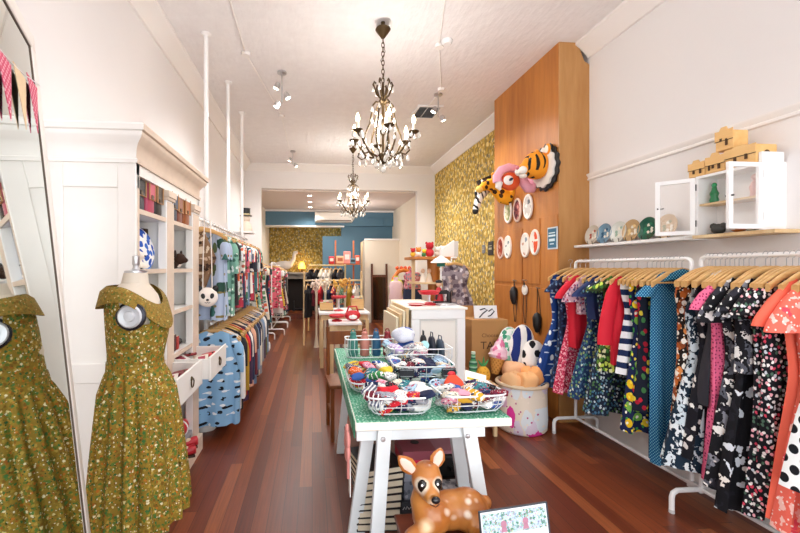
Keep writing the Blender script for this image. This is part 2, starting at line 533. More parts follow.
# the dress
def drop_(ring, k):
    n = len(ring)
    return [(x, y, z - k * max(0, math.cos(2 * PI * j / n)) ** 2.0) for j, (x, y, z) in enumerate(ring)]
M_DRESS = cells('green_gold_floral_cotton', '#8a7026', [(78, .5, ['#5c6a24', '#a08630', '#7a5a1c', '#ac9240', '#55702c', '#937826'], 1, .6), (66, .32, ['#e3dab2', '#3a6a34', '#b86c24', '#2f5f34', '#d6c68a', '#9a5c20', '#4f7a3e'], 1, .6), (96, .22, ['#e6dfc4', '#1f4426', '#b87a2c', '#39481a'], 1, .5)], flat=False)
t = thing('floral_dress', 'green and gold floral dress with gathered skirt and wide collar on a dress form', 'dress', (DX, DY, 0))
prof = [(.955, -.0, .0, .0)]
def skirt_ring(z, cx, rx, ry, amp, nf=17, n=136, ph=0.0):
    out = []
    for j in range(n):
        a = 2 * PI * j / n
        k = 1 + amp * (math.sin(nf * a + ph) + .35 * math.sin(2.3 * nf * a + 1 + ph))
        out.append((cx + rx * k * math.cos(a), ry * k * math.sin(a), z + (.05 * max(0, math.cos(a)) + .02) * max(0, (.8 - z) / .45)))
    return out
g = G()
rr = [skirt_ring(1.045, -.012, .1, .122, .008), skirt_ring(1.0, -.008, .118, .137, .05), skirt_ring(.93, -.004, .142, .155, .06), skirt_ring(.8, 0, .158, .172, .06), skirt_ring(.65, .0, .172, .183, .062, ph=.2), skirt_ring(.5, .004, .184, .196, .066, ph=.3), skirt_ring(.37, .004, .191, .205, .07, ph=.35), skirt_ring(.355, .004, .190, .204, .07, ph=.35), skirt_ring(.37, .004, .186, .2, .07, ph=.35), skirt_ring(.6, .004, .18, .18, .05)]
g.rings(rr, cap=False)
put('skirt', g, M_DRESS, t, ang=80)
g = G().rings([er(-.012, 1.045, .102, .124, 40), er(-.008, 1.1, .106, .13, 40), er(-.003, 1.16, .114, .14, 40), er(.0, 1.225, .12, .148, 40), drop_(er(-.004, 1.28, .116, .155, 40), .05), drop_(er(-.01, 1.335, .098, .165, 40), .08), drop_(er(-.018, 1.355, .088, .16, 40), .085)], cap=False)
# arm openings: drop the faces around the arm plates
keep = []
for f in g.f:
    c = sum((Vector(g.v[i]) for i in f), Vector()) / len(f)
    if (abs(c.x - (.03 if c.y < 0 else -.07)) / .052) ** 2 + ((c.z - 1.262) / .058) ** 2 < 1 and abs(c.y) > .1: continue
    keep.append(f)
g.f = keep
put('bodice', g, M_DRESS, t, ang=80)
put('waistband', G().rings([er(-.012, 1.03, .108, .13, 40), er(-.012, 1.05, .107, .129, 40), er(-.012, 1.066, .106, .127, 40)], cap=False), M_DRESS, t)
# folded-down collar, dipping to a point in front
g = G(); n = 48
top, mid, low = [], [], []
for j in range(n):
    a = 2 * PI * j / n
    dip = max(0, math.cos(a)) ** 2.0
    bk = max(0, -math.cos(a)) ** 1.5
    top.append((-.018 + .088 * math.cos(a) + .015 * dip, .15 * math.sin(a), 1.376 - .08 * dip))
    mid.append((-.014 + .112 * math.cos(a) + .012 * dip, .182 * math.sin(a), 1.362 - .105 * dip - .008 * bk))
    low.append((-.012 + .134 * math.cos(a) + .004 * dip, .187 * math.sin(a), 1.318 - .125 * dip - .04 * bk))
inn = [(x * .96, y * .965, z) for x, y, z in low]
g.rings([top, mid, low, inn, [(x * .93, y * .93, z - .01) for x, y, z in mid]], cap=False)
put('collar', g, cells('gold_floral_cotton', '#8f7330', [(105, .45, ['#77662a', '#a0843c', '#7d5c22', '#6a6a2a'], 1, .5), (88, .26, ['#c4b078', '#4d6a30', '#a0641f', '#8a6a2a'], 1, .5)], flat=False), t, ang=80)

# ------------------------------------------------------------------ cream display cabinet
CX, CY0, CY1, CH = -.9, 2.15, 3.28, 2.175
t = thing('display_cabinet', 'tall cream painted open cabinet with heavy cornice and two drawers pulled out', 'cabinet')
x0 = XL + .004
put('back_panel', G().box(x0, x0 + .02, CY0, CY1, .02, 2.0), solid('#b9bcc4', .7, var=.08), t)
g = G().box(x0, CX, CY0, CY0 + .03, 0, 2.02)
put('side_panel', g, M_CREAM, t)
g = G()
for (a0, a1, z0, z1) in ((x0, x0 + .1, 0, 2.02), (CX - .09, CX, 0, 2.02), (x0 + .1, CX - .09, 1.86, 2.02), (x0 + .1, CX - .09, 0, .14), (x0 + .1, CX - .09, .86, .96)):
    g.box(a0, a1, CY0 - .012, CY0, z0, z1)
put('panel_moulding', g, M_CREAM, t, bevel=.004)
put('side_panel', G().box(x0, CX, CY1 - .03, CY1, 0, 2.02), M_CREAM, t)
for y, pw in ((CY0 + .001, .03), (2.575, .13), (CY1 - .16, .159)):
    g = G().box(CX - .055, CX, y, y + pw, .1, 1.93)
    po = put('front_post', g, M_CREAM, t, bevel=.006)
    put('post_edge', G().box(CX, CX + .003, y + .006, y + pw - .006, .12, 1.86), M_CREAMEDGE, po)
    if pw > .05: put('capital', G().box(CX - .06, CX + .012, y - .008, y + pw - .002, 1.87, 1.889).box(CX - .06, CX + .02, y - .014, y + pw - .001, 1.889, 1.929), M_CREAMEDGE, po, bevel=.003)
put('top_board', G().box(x0, CX, CY0, CY1, 2.0, 2.03), M_CREAM, t)
put('frieze', G().box(CX - .03, CX, CY0, CY1, 1.93, 2.03), M_CREAM, t)
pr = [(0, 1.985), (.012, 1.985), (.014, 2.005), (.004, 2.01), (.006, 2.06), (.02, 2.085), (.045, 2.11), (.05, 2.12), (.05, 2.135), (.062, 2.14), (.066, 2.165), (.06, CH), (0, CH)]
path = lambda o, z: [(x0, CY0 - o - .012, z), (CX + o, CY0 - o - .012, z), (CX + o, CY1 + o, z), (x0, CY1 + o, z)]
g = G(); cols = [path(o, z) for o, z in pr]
g.rings([[cols[k][i] for k in range(len(pr))] for i in (0, 1)])
put('cornice', g, M_CREAM, t)
put('cornice', G().rings([[cols[k][i] for k in range(len(pr))] for i in (1, 2, 3)]), M_CREAMEDGE, t)  # aisle side: worn paint plus shading put into a browner colour
put('cornice_top', G().box(x0, CX, CY0, CY1, CH - .03, CH), M_CREAM, t)
for z in (1.757, 1.44, 1.165, .875, .66, .13):
    for (a, b2) in ((CY0 + .03, 2.62), (2.655, CY1 - .03)):
        s = put('shelf', G().box(x0 + .02, CX - .012, a, b2, z - .022, z), M_CREAM, t)
        put('shelf_edge', G().box(CX - .012, CX - .002, a, b2, z - .024, z + .002), M_CREAMEDGE, s)
put('plinth', G().box(CX - .02, CX + .03, CY0 - .01, CY1 + .01, 0, .13), M_CREAMEDGE, t, bevel=.006)
put('divider', G().box(x0 + .02, CX - .055, 2.62, 2.655, .13, 2.0), M_CREAM, t)
for (a, b2, xf) in ((2.215, 2.685, -.715), (2.755, 3.22, -.675)):
    g = G().box(-1.2, xf - .014, a, b2, .70, .712).box(-1.2, xf - .014, a, a + .014, .712, .835).box(-1.2, xf - .014, b2 - .014, b2, .712, .835).box(-1.2, -1.186, a, b2, .712, .835)
    d = put('drawer', g, M_CREAM, t)
    put('drawer_front', G().box(xf - .014, xf, a - .01, b2 + .01, .69, .85), M_CREAM, d, bevel=.003)
    put('drop_pull', G().torus((xf + .008, (a + b2) / 2, .765), .026, .004, 'X', 16, 6).lathe([(.014, 0), (.01, .008), (.001, .01)], (xf, (a + b2) / 2, .79), 12, 'X'), M_BRASS, d)
# things in the drawers
pm = [('#c22a2e', 'red', 'wallet'), ('#efe9e2', 'white', 'greeting card'), ('#7e1d24', 'dark red', 'purse'), ('#e9e2d4', 'cream', 'greeting card'), ('#c93a3a', 'red', 'purse')]
for di, (a, b2, xf, nmw) in enumerate(((2.24, 2.67, -.76, 'first'), (2.78, 3.2, -.72, 'second'))):
    for k in range(6):
        c, cn, kd = pm[(k + di * 2) % 5]
        y = a + .05 + (k % 3) * .145; x = xf - .075 - (k // 3) * .15
        if kd == 'greeting card':
            o = put('greeting_card', G().box(-.045, .045, -.06, .06, 0, .006), solid(c, .7), None, (x, y, .79), (R(8), R(-10), .2 * k))
            put('card_picture', G().box(-.025, .025, -.035, .035, .006, .007), solid('#b3485a', .7), o)
        else:
            o = put(kd, G().rings([[(-.05, -.06, 0), (.05, -.06, 0), (.05, .06, 0), (-.05, .06, 0)], [(-.05, -.06, .02), (.05, -.06, .02), (.05, .06, .02), (-.05, .06, .02)]]), solid(c, .5), None, (x, y, .775), (0, R(-14), .3 - .2 * k), bevel=.006)
            put('clasp', G().ell((.048, 0, .018), (.008, .012, .006), n=8, k=5), M_BRASS, o)
        tag(o, f'{cn} {kd} lying in the {nmw} open cabinet drawer, {ORD[k]} laid down', kd, 'small goods in the cabinet drawers')
# handbags on the top cabinet shelf
def handbag(loc, w, h, d, body, flap, label, rot=0, strap=True, slump=0.0):
    t = thing('handbag', label, 'handbag', loc, rot, 'handbags on the cabinet top shelf')
    m = solid(body, .45); mf = solid(flap, .45)
    rs = []
    for z, k in ((0, .96), (.02, 1), (h * .5, 1.0), (h * .85, .94), (h, .82)):
        hx, hy = d / 2 * (k if z else .9), w / 2 * (1 - .08 * z / h)
        rs.append([(hx * math.copysign(abs(math.cos(a)) ** .4, math.cos(a)), hy * math.copysign(abs(math.sin(a)) ** .4, math.sin(a)), z) for a in [2 * PI * j / 20 for j in range(20)]])
    put('bag_body', G().rings(rs), m, t)
    f = put('flap', G().box(d * .42, d * .53, -w * .43, w * .43, h * .42, h * .98).box(-d * .3, d * .53, -w * .43, w * .43, h * .97, h * 1.01), mf, t, bevel=.006)
    put('piping', G().tube([(d * .54, -w * .43, h * .98), (d * .54, -w * .43, h * .42), (d * .54, w * .43, h * .42), (d * .54, w * .43, h * .98)], .004, 6), solid('#b98a5a', .5), f)
    put('buckle', G().box(d * .53, d * .57, -.014, .014, h * .44, h * .56), M_BRASS, t)
    if strap:
        put('handle', G().tube([(0, -w * .34, h * .95), (0, -w * .3, h * 1.18), (0, -w * .12, h * 1.32), (0, w * .12, h * 1.32), (0, w * .3, h * 1.18), (0, w * .34, h * .95)], .007, 6), m, t)
    return t
handbag((-.975, 2.262, 1.757), .13, .20, .1, '#2c3140', '#20242f', 'navy satchel with tan piping, nearest the cabinet side panel, on the top shelf', strap=False)
handbag((-.965, 2.385, 1.757), .10, .19, .1, '#b2405c', '#c2506a', 'raspberry pink handbag on the cabinet top shelf')
handbag((-.96, 2.49, 1.757), .10, .18, .1, '#2b2522', '#3a2f28', 'black handbag with brown flap between pink and navy bags', strap=False)
handbag((-.955, 2.735, 1.757), .14, .19, .1, '#23324a', '#2c4060', 'slate blue handbag just past the middle cabinet post')
handbag((-.96, 2.87, 1.757), .11, .18, .1, '#7a4232', '#8a4d3a', 'dusty brown handbag in the cabinet second bay', strap=False)
handbag((-.955, 3.01, 1.757), .13, .19, .1, '#8e4a1e', '#a3581f', 'tan leather handbag at the end of the cabinet top shelf')
# soft toys and plates on lower shelves
def disc_plate(name, loc, r, mats, label, cat, lean=R(-14), face='X', grp=None, rz=0):
    t = thing(name, label, cat, loc, (0, lean, rz), grp)
    put('dish', G().lathe([(.001, 0), (r * .6, .001), (r * .7, .007), (r, .016), (r, .02), (r * .68, .012), (r * .58, .006), (.001, .005)], (0, 0, r), 28, 'X'), mats[0], t)
    put('motif', G().lathe([(.001, .006), (r * .57, .0062), (r * .57, .0085), (.001, .009)], (0, 0, r), 24, 'X'), mats[1], t)
    return t
t = thing('round_cushion', 'round blue and white patterned cushion on the cabinet second shelf', 'cushion', (-.985, 2.49, 1.44), (0, R(-15), 0))
put('cushion_cover', G().lathe([(.001, -.05), (.08, -.045), (.125, -.02), (.135, 0), (.125, .02), (.08, .045), (.001, .05)], (0, 0, .135), 28, 'X'), cells('blue_white_blossom', '#f1f1f0', [(22, .42, ['#2a55b4', '#3a6ac4'], .7, .4)], axes='YZ'), t)
put('piping', G().torus((0, 0, .135), .135, .006, 'X', 28, 6), solid('#8fb2dc', .7), t)
t = thing('teddy_bear', 'white fluffy soft toy slumped before the blue patterned cushion', 'soft toy', (-.975, 2.29, 1.44))
t.scale = (.8, .8, .62)
g = G().ell((0, 0, .05), (.06, .06, .055)).ell((.03, 0, .12), (.045, .045, .042)).ell((.05, -.05, .03), (.03, .025, .025)).ell((.05, .05, .03), (.03, .025, .025)).ell((.02, -.04, .155), (.012, .018, .018)).ell((.02, .04, .155), (.012, .018, .018))
remesh(put('body', g, solid('#efe6dc', .9), t), .008)
put('nose', G().ell((.076, 0, .118), (.008, .01, .007), n=8, k=5), M_BLACK, t)
t = thing('brown_scarf', 'dark brown woolly scarf standing rolled behind the blue patterned cushion', 'scarf', (-1.05, 2.585, 1.44))
put('scarf_cloth', G().rings([[(.03 * math.cos(a), (.07 + .012 * math.sin(3 * a)) * math.sin(a) * (1 - .4 * i / 5), i * .05 + .0) for a in [2 * PI * j / 18 for j in range(18)]] for i in range(6)]), solid('#3d2619', .9, var=.2, vs=30), t)
put('fringe', G().box(-.03, .03, -.07, .07, 0, .006), solid('#2d1a10', .9), t)
t = thing('soft_toy_dog', 'small brown and white toy dog lying in the cabinet second bay', 'soft toy', (-.97, 2.93, 1.44), R(20))
g = G().ell((0, 0, .045), (.05, .09, .045)).ell((.03, -.1, .07), (.04, .04, .04)).ell((.06, -.12, .06), (.025, .02, .02))
remesh(put('body', g, cells('brown_white_plush', '#3a261c', [(9, .4, ['#e9dfd6'], 1, .5)], flat=False, axes='XY'), t), .007)
for s in (-1, 1): put('ear', G().ell((.02 + s * .02, -.1 + s * .03, .1), (.01, .018, .03), n=8, k=5), solid('#2a1a13', .9), t)
disc_plate('dinner_plate', (-.97, 2.42, 1.165), .10, (solid('#e8e6dd', .2), cells('green_leaf_glaze', '#dfe4d4', [(26, .35, ['#4d7d52', '#86a46a'], 1, .4)], axes='YZ')), 'white plate with green leaf pattern on the cabinet third shelf', 'plate')
t = thing('glass_dome', 'clear glass cloche on the cabinet third shelf', 'cloche', (-1.0, 2.6, 1.165))
put('dome', G().lathe([(.055, 0), (.057, .05), (.05, .09), (.03, .115), (.008, .125), (.012, .14), (.001, .146)], n=20), glass('clear_glass', alpha=.2), t)
put('base_dish', G().lathe([(.06, 0), (.066, .006), (.001, .008)], n=20), M_PALE, t)
for k, (y, h, c, cn) in enumerate(((2.72, .10, '#7a1f22', 'dark red'), (2.78, .085, '#9c3a30', 'brick red'), (2.84, .11, '#4a1d18', 'maroon'), (2.90, .09, '#b33a33', 'red'))):
    o = put('boxed_book', G().box(-.05, .05, -.024, .024, 0, h), solid(c, .6), None, (-.985, y, .877), R(4 * k - 6), bevel=.003)
    put('page_block', G().box(-.046, .046, -.018, .018, h, h + .002), solid('#e9dfc9', .8), o)
    tag(o, f'{cn} covered notebook standing on the counter of the cabinet second bay', 'book', 'notebooks on the cabinet counter')
t = thing('black_purse', 'small black purse on the cabinet counter by the notebooks', 'purse', (-1.0, 3.03, .877))
put('purse_body', G().ell((0, 0, .03), (.05, .06, .03)), M_BLACK, t)
put('frame_clasp', G().tube([(.0, -.05, .05), (0, 0, .066), (0, .05, .05)], .005, 6), M_BRASS, t)
# shoes on the bottom shelf
def shoe(loc, rz, col, label, bow=None):
    t = thing('shoe', label, 'shoe', loc, rz, 'shoes on the cabinet bottom shelf')
    m = solid(col, .35)
    rs = []
    for y, w, h in ((-.12, .012, .02), (-.11, .03, .035), (-.07, .036, .045), (-.02, .033, .055), (.04, .03, .05), (.09, .032, .065), (.12, .026, .068), (.13, .012, .05)):
        rs.append([(w * math.cos(a), y, .012 + h / 2 + h / 2 * math.sin(a)) for a in [2 * PI * j / 14 for j in range(14)]])
    put('upper', G().rings(rs), m, t)
    put('sole', G().prism([(-.03, -.115), (.03, -.115), (.036, -.06), (.026, .03), (.03, .12), (-.03, .12), (-.026, .03), (-.036, -.06)], 0, .014, 'XY'), solid('#3a2418', .5), t)
    put('lining', G().ell((0, .05, .062), (.022, .06, .012), n=12, k=6), solid('#d9c2a6', .7), t)
    if bow: put('bow', G().ell((-.02, -.075, .06), (.022, .008, .012), n=8, k=5).ell((.02, -.075, .06), (.022, .008, .012), n=8, k=5).ell((0, -.076, .06), (.008, .01, .008), n=8, k=5), solid(bow, .5), t)
for k, (x, y, c, l, bw) in enumerate(((-.93, 2.24, '#17171a', 'black ballet shoe, first pair by the floral dress', None), (-1.0, 2.32, '#17171a', 'black ballet shoe, second of the first pair, set behind', None), (-.94, 2.45, '#8d8275', 'taupe leather shoe beside the black ballet shoes', '#6d5a4a'), (-.95, 2.58, '#6b5544', 'brown leather shoe next to the taupe one', None), (-.93, 2.84, '#b22630', 'red shoe with white bow at the second bay', '#f0e9e4'), (-.95, 2.97, '#c8313b', 'red shoe with white bow, second along in second bay', '#f0e9e4'))):
    shoe((x, y, .132), R(-90 + 6 * k), c, l, bw)
t = thing('red_handbag', 'red and white bag lying on the raised shelf under the open drawers', 'handbag', (-1.0, 2.5, .662))
t.location = (-.97, 3.0, .28)
put('bag_body', G().ell((0, 0, 0), (.07, .13, .06)), M_RED, t)
put('white_band', G().torus((0, 0, 0), .062, .008, 'Y', 20, 6, 1.1, .95), M_WHITE, t)
put('handle', G().tube([(0, -.08, .05), (0, -.04, .12), (0, .04, .12), (0, .08, .05)], .007, 6), M_RED, t)
t2 = thing('shoe_box', 'grey shoe box under the red and white bag', 'box', (-1.0, 2.98, .132))
put('box_body', G().box(-.09, .09, -.16, .16, 0, .08), solid('#8c8d92', .7), t2)
put('lid', G().box(-.094, .094, -.164, .164, .06, .09), solid('#9a9ba0', .7), t2)
# ------------------------------------------------------------------ hangers and garments
def hanger_meshes():
    n = 17
    rs = []
    for i in range(n):
        u = -1 + 2 * i / (n - 1)
        x = .215 * u; a = abs(u)
        z = -.07 - .085 * (a ** 1.35) - .004 * math.cos(6 * a)
        h = .019 - .004 * a + (.004 if a > .9 else 0)
        w = .0065 + .004 * a
        y = -.014 * a * a
        rs.append([(x, y + w * math.copysign(abs(math.cos(q)) ** .6, math.cos(q)), z + h * math.copysign(abs(math.sin(q)) ** .6, math.sin(q))) for q in [2 * PI * j / 10 for j in range(10)]])
    wood = G().rings(rs).mesh('shoulder_bar')
    pts = [(0, 0, -.06), (0, 0, -.03)]
    for k in range(9):
        a = -PI / 2 + k * (1.45 * PI) / 8
        pts.append((.0185 * math.cos(a) * 1.0, 0, .0 + .0185 * math.sin(a)))
    hook = G().tube(pts[:2] + pts[2:], .0018, 5).mesh('hook')
    bar = G().cyl((-.19, -.015, -.15), (.19, -.015, -.15), .005, 6).mesh('trouser_bar')
    return wood, hook, bar
HW, HK, HB = hanger_meshes()
M_WIRE = solid('#b8bac0', .3, .9)
def hanger(loc, label, group, wood=None, rz=0, bar=False):
    t = thing('clothes_hanger', label, 'hanger', loc, rz, group)
    put('shoulder_bar', HW, wood or M_HANGER, t)
    put('hook', HK, M_WIRE, t)
    if bar: put('trouser_bar', HB, wood or M_HANGER, t)
    return t
def interp(tab, t):
    for (a, va), (b, vb) in zip(tab, tab[1:]):
        if t <= b: return va + (vb - va) * (t - a) / (b - a)
    return tab[-1][1]
def garment_body(kind, wS, wH, L, d=.05, seed=0, nf=7, neck=.115, dip=.12, nT=14, nP=44, xmax=9):
    r = random.Random(seed)
    ph = r.random() * 6; ph2 = r.random() * 6
    if kind == 'dress':
        tab = [(0, wS), (.1, wS + .005), (.2, .195), (.4, .16), (.46, .165), (.7, (.17 + wH) / 2), (1, wH)]
        dt = [(0, .015), (.1, .03), (.25, .042), (.42, .032), (1, d)]
    elif kind == 'shift':
        tab = [(0, wS), (.12, wS + .015), (.3, .19), (.6, .19), (1, wH)]
        dt = [(0, .015), (.1, .03), (.3, .038), (1, d)]
    elif kind == 'skirt':
        tab = [(0, .14), (.08, .14), (1, wH)]
        dt = [(0, .02), (.1, .025), (1, d)]
    else:
        tab = [(0, wS), (.15, wS + .02), (.5, .215), (1, wH)]
        dt = [(0, .015), (.12, .03), (.5, .038), (1, d)]
    rings = []
    for i in range(nT + 1):
        t = i / nT
        w = interp(tab, t); dd = interp(dt, t)
        amp = .005 + .036 * max(0, t - .2) * (1 if kind in ('dress', 'skirt') else .6)
        ring = []
        for j in range(nP):
            a = 2 * PI * j / nP
            ca, sa = math.cos(a), math.sin(a)
            f = math.sin(nf * a + ph + 1.2 * t) + .5 * math.sin(2 * nf * a + ph2)
            x = w * math.copysign(abs(ca) ** .85, ca) * (1 + amp * f * .6) + .01 * t * math.sin(ph2 + 2 * t)
            y = dd * sa + amp * f * (.5 + .5 * abs(sa)) - .014 * min(1, abs(x) / .2) ** 2 * (1 - t)
            z = -.046 - (L + .03) * t
            if kind != 'skirt':
                k = (1 - t) ** 4
                z -= k * .40 * abs(x)
                if abs(x) < neck: z -= k * dip * (1 - (x / neck) ** 2) * (1 if sa < 0 else .35)
            z += .012 * f * amp * 20 * (t > .98) * .3
            ring.append((min(x, xmax), y, z))
        rings.append(ring)
    last = rings[-1]
    rings.append([(x * .975, y * .9, z + .012) for x, y, z in last])
    return G().rings(rings, cap=False)
def sleeve(s, wS, L, r0=.058, r1=.07, out=.07, seed=0):
    r = random.Random(seed)
    rs = []
    for i in range(8):
        t = i / 7
        cx = s * (wS - .035 + out * (1 - (1 - t) ** 2) + .02 * t)
        z = -.05 - .40 * wS - .005 - L * t
        rx = r0 + (r1 - r0) * t
        if i == 0: rx *= .45; z += .018
        rs.append([(cx + rx * math.cos(a) * (1 + .05 * math.sin(3 * a + i)), (.012 + .02 * min(1, t * 3)) * math.sin(a) - .012, z - s * .35 * (rx * math.cos(a)) * (1 - t) + .0) for a in [2 * PI * j / 16 for j in range(16)]])
    rs.append([(x * .99, y * .8, z + .008) for x, y, z in rs[-1]])
    rs = [[(min(x, .25), y, z) for x, y, z in r_] for r_ in rs]
    return G().rings(rs, cap=False)
def collar_flat(w=.1, h=.09, wS=.17):
    rs = []
    for zt, k, dd in ((-.075, .75, .03), (-.05, 1.0, .038), (-.062, 1.45, .05), (-.10, 1.95, .058)):
        rs.append([(w * k * math.cos(a), dd * math.sin(a) - .01, zt - .5 * abs(w * k * math.cos(a)) * .4) for a in [2 * PI * j / 24 for j in range(24)]])
    return G().rings(rs, cap=False)
def garment(name, cat, loc, mat, label, kind='dress', wS=.2, wH=.26, L=.95, d=.05, slv=0.0, seed=0, group=None, rz=0, nf=7, neck=.115, dip=.12, slm=None, low=False, belt=None, collar=None, r1=.07, xmax=9):
    t = thing(name, label, cat, loc, rz, group)
    put('skirt_panel' if kind == 'skirt' else 'body', garment_body(kind, wS, wH, L, d, seed, nf, neck, dip, 9 if low else 16, 26 if low else 52, xmax), mat, t, ang=85)
    if slv:
        for s in (-1, 1):
            put('sleeve', sleeve(s, wS, slv, seed=seed, r1=r1), slm or mat, t, ang=85)
    if belt: 
        put('waist_band', G().rings([[(.168 * math.cos(a), .037 * math.sin(a), -.085 - L * tt) for a in [2 * PI * j / 30 for j in range(30)]] for tt in (.4, .43, .46)], cap=False), belt, t)
    if collar: put('collar', collar_flat(wS=wS), collar, t, ang=85)
    return t

def white_rack(y0, y1, x, zr, label, half=.23, group=None, feet=(1, 1)):
    t = thing('clothing_rack', label, 'clothing rack', (x, 0, 0), 0, group)
    r = .0125
    L = .05
    put('rail', G().tube([(0, y0, zr - .09), (0, y0, zr - .03), (0, y0 + .008, zr - .01), (0, y0 + .03, zr), (0, y1 - .03, zr), (0, y1 - .008, zr - .01), (0, y1, zr - .03), (0, y1, zr - .09)], r, 10), M_WHITE, t)
    for y, ft in ((y0, feet[0]), (y1, feet[1])):
        put('upright', G().cyl((0, y, .13), (0, y, zr - .09), r, 10), M_WHITE, t)
        if not ft:
            put('joining_clamp', G().box(-.016, .016, y - .07, y + .016, .11, .15), M_WHITE, t)
            continue
        f = put('foot', G().tube([(-half, y, .004), (-half, y, .09), (-half + .008, y, .115), (-half + .035, y, .13), (half - .035, y, .13), (half - .008, y, .115), (half, y, .09), (half, y, .004)], r * 1.15, 10), M_WHITE, t)
        for s in (-1, 1): put('rubber_cap', G().cyl((s * half, y, 0), (s * half, y, .02), r * 1.25, 10), solid('#c9c9c9', .6), f)
    put('bottom_bar', G().cyl((0, y0, .13), (0, y1, .13), r, 10), M_WHITE, t)
    return t
RX = 2.31
white_rack(2.25, 3.33, RX, 1.505, 'white tubular clothes rack standing against the timber chimney breast', .2, None, (0, 1))
white_rack(1.05, 2.19, RX, 1.515, 'white tubular clothes rack under the open wall cabinet', .19)

P = {}
P['boats'] = cells('navy_sailboat_print', '#1c3f82', [(10, .19, ['#e9eef2'], .5, .15, (1, .8, 1)), (10.5, .14, ['#c8d8ea'], .7, .2, (.5, 2.2, 1))])
P['navydot'] = cells('dark_navy_print', '#1d2742', [(30, .3, ['#3c5b86', '#6d88a8', '#27406b'], 1, .4)])
P['redcotton'] = solid('#d3142f', .75, var=.05)
P['pinkfloral'] = cells('pink_red_sprig', '#d8506f', [(58, .4, ['#f0a9b8', '#f4c7cf', '#a91f3f'], 1, .5), (34, .2, ['#b0183c'], 1, .4)])
P['lilac'] = cells('lilac_pink_paisley', '#c9a3b0', [(40, .38, ['#7e4a66', '#e6cfd4', '#a33a52', '#5d4a72'], 1, .6)])
P['navy'] = solid('#1b2d5c', .8, var=.08)
P['bluefloral'] = cells('navy_leaf_sprig', '#21365c', [(36, .32, ['#5f8a9a', '#cfd6c0', '#3f7d6a', '#8a9a5a', '#4a6a8a'], 1, .6)])
P['navywhite'] = cells('navy_white_sprig', '#1a2438', [(40, .34, ['#6f93a4', '#c8d4d8', '#3f6d8a', '#4f7a4a'], 1, .6)])
P['greenfloral'] = cells('lime_floral', '#2a3a1f', [(32, .45, ['#8cb53a', '#c6d85a', '#3f7a34', '#e7e9b8', '#5e8f2e'], 1, .6)])
P['nautical'] = stripes('navy_white_stripe', ['#f0f1f4', '#1a2a52'], 12, 'Z', wob=.05)
P['fruit'] = cells('fruit_print', '#17224a', [(14, .40, ['#d61f36', '#f0d434', '#d8202f', '#7ab34a', '#eac11e', '#17224a'], .8, .2), (24, .22, ['#3f9a44', '#f2f0e0', '#f6e04a'], 1, .3)])
P['darkcherry'] = cells('dark_fruit_sprig', '#161b2c', [(18, .3, ['#c4203a', '#d8c23a', '#3f7a44', '#a81a30'], 1, .3)])
P['teal'] = cells('teal_pin_dot', '#12588a', [(70, .25, ['#7fc8d6'], 0)])
P['tealband'] = cells('teal_pin_dot_dark', '#0f4c70', [(70, .25, ['#6fbcc8'], 0)])
P['orangefloral'] = cells('black_orange_flower', '#1d1410', [(20, .46, ['#c4692b', '#b05822', '#d98a4a', '#8a4522'], 1, .2), (15, .24, ['#f1ece2'], 1, .1), (34, .16, ['#f0e9dc', '#d9b48a'], 1)])
P['leaf'] = cells('navy_white_leaf', '#15293a', [(15, .46, ['#d6e0e6', '#c9d8e0', '#e2e8ea', '#d6e0e6'], 1, 1.6), (24, .3, ['#15293a'], 1, 1.2)])
P['blackplain'] = solid('#23222c', .75, var=.1)
P['blackdaisy'] = cells('black_white_daisy', '#16161e', [(20, .29, ['#e9e7e2', '#d8d4d0', '#2a2a34'], 1, .6)])
P['pinkdot'] = cells('pink_spot', '#ec6f97', [(52, .24, ['#b02a5c', '#8a2050'], .6)])
P['bigfloral'] = cells('black_grey_bloom', '#15151b', [(16, .42, ['#e4e2e2', '#8a8d98', '#2c2c36', '#f0eeea', '#15151b', '#5a5d68'], 1, 1.3), (30, .2, ['#15151b', '#e9e7e4'], 1, .8)])
P['bigfloral2'] = cells('black_white_bloom', '#101016', [(15, .33, ['#ece7e0', '#101016', '#dfe6ee', '#1a1a22'], 1, 1.3)])
P['smallfloral'] = cells('black_small_floral', '#12131a', [(46, .34, ['#e9e4e2', '#d6455e', '#c9d0d8', '#e7a9b4', '#4a6a58', '#f2f0ee'], 1, .5)])
P['coral'] = solid('#ee6a52', .8, var=.06)
P['coralprint'] = cells('coral_pink_print', '#ee6d5c', [(22, .34, ['#f4a9a0', '#f8c4ba', '#e4485a', '#ee6d5c'], 1, 1.2), (34, .14, ['#fbe0d8'], 1)])
P['polka'] = cells('white_big_spot', '#eef2f2', [(17, .33, ['#15171c'], 0)])
P['palecollar'] = solid('#b9cde0', .7)
P['cream'] = solid('#e6dccb', .8, var=.05)
grp1, grp2 = 'garments on the chimney breast rack', 'garments on the wall cabinet rack'
Z1, Z2 = 1.505, 1.515
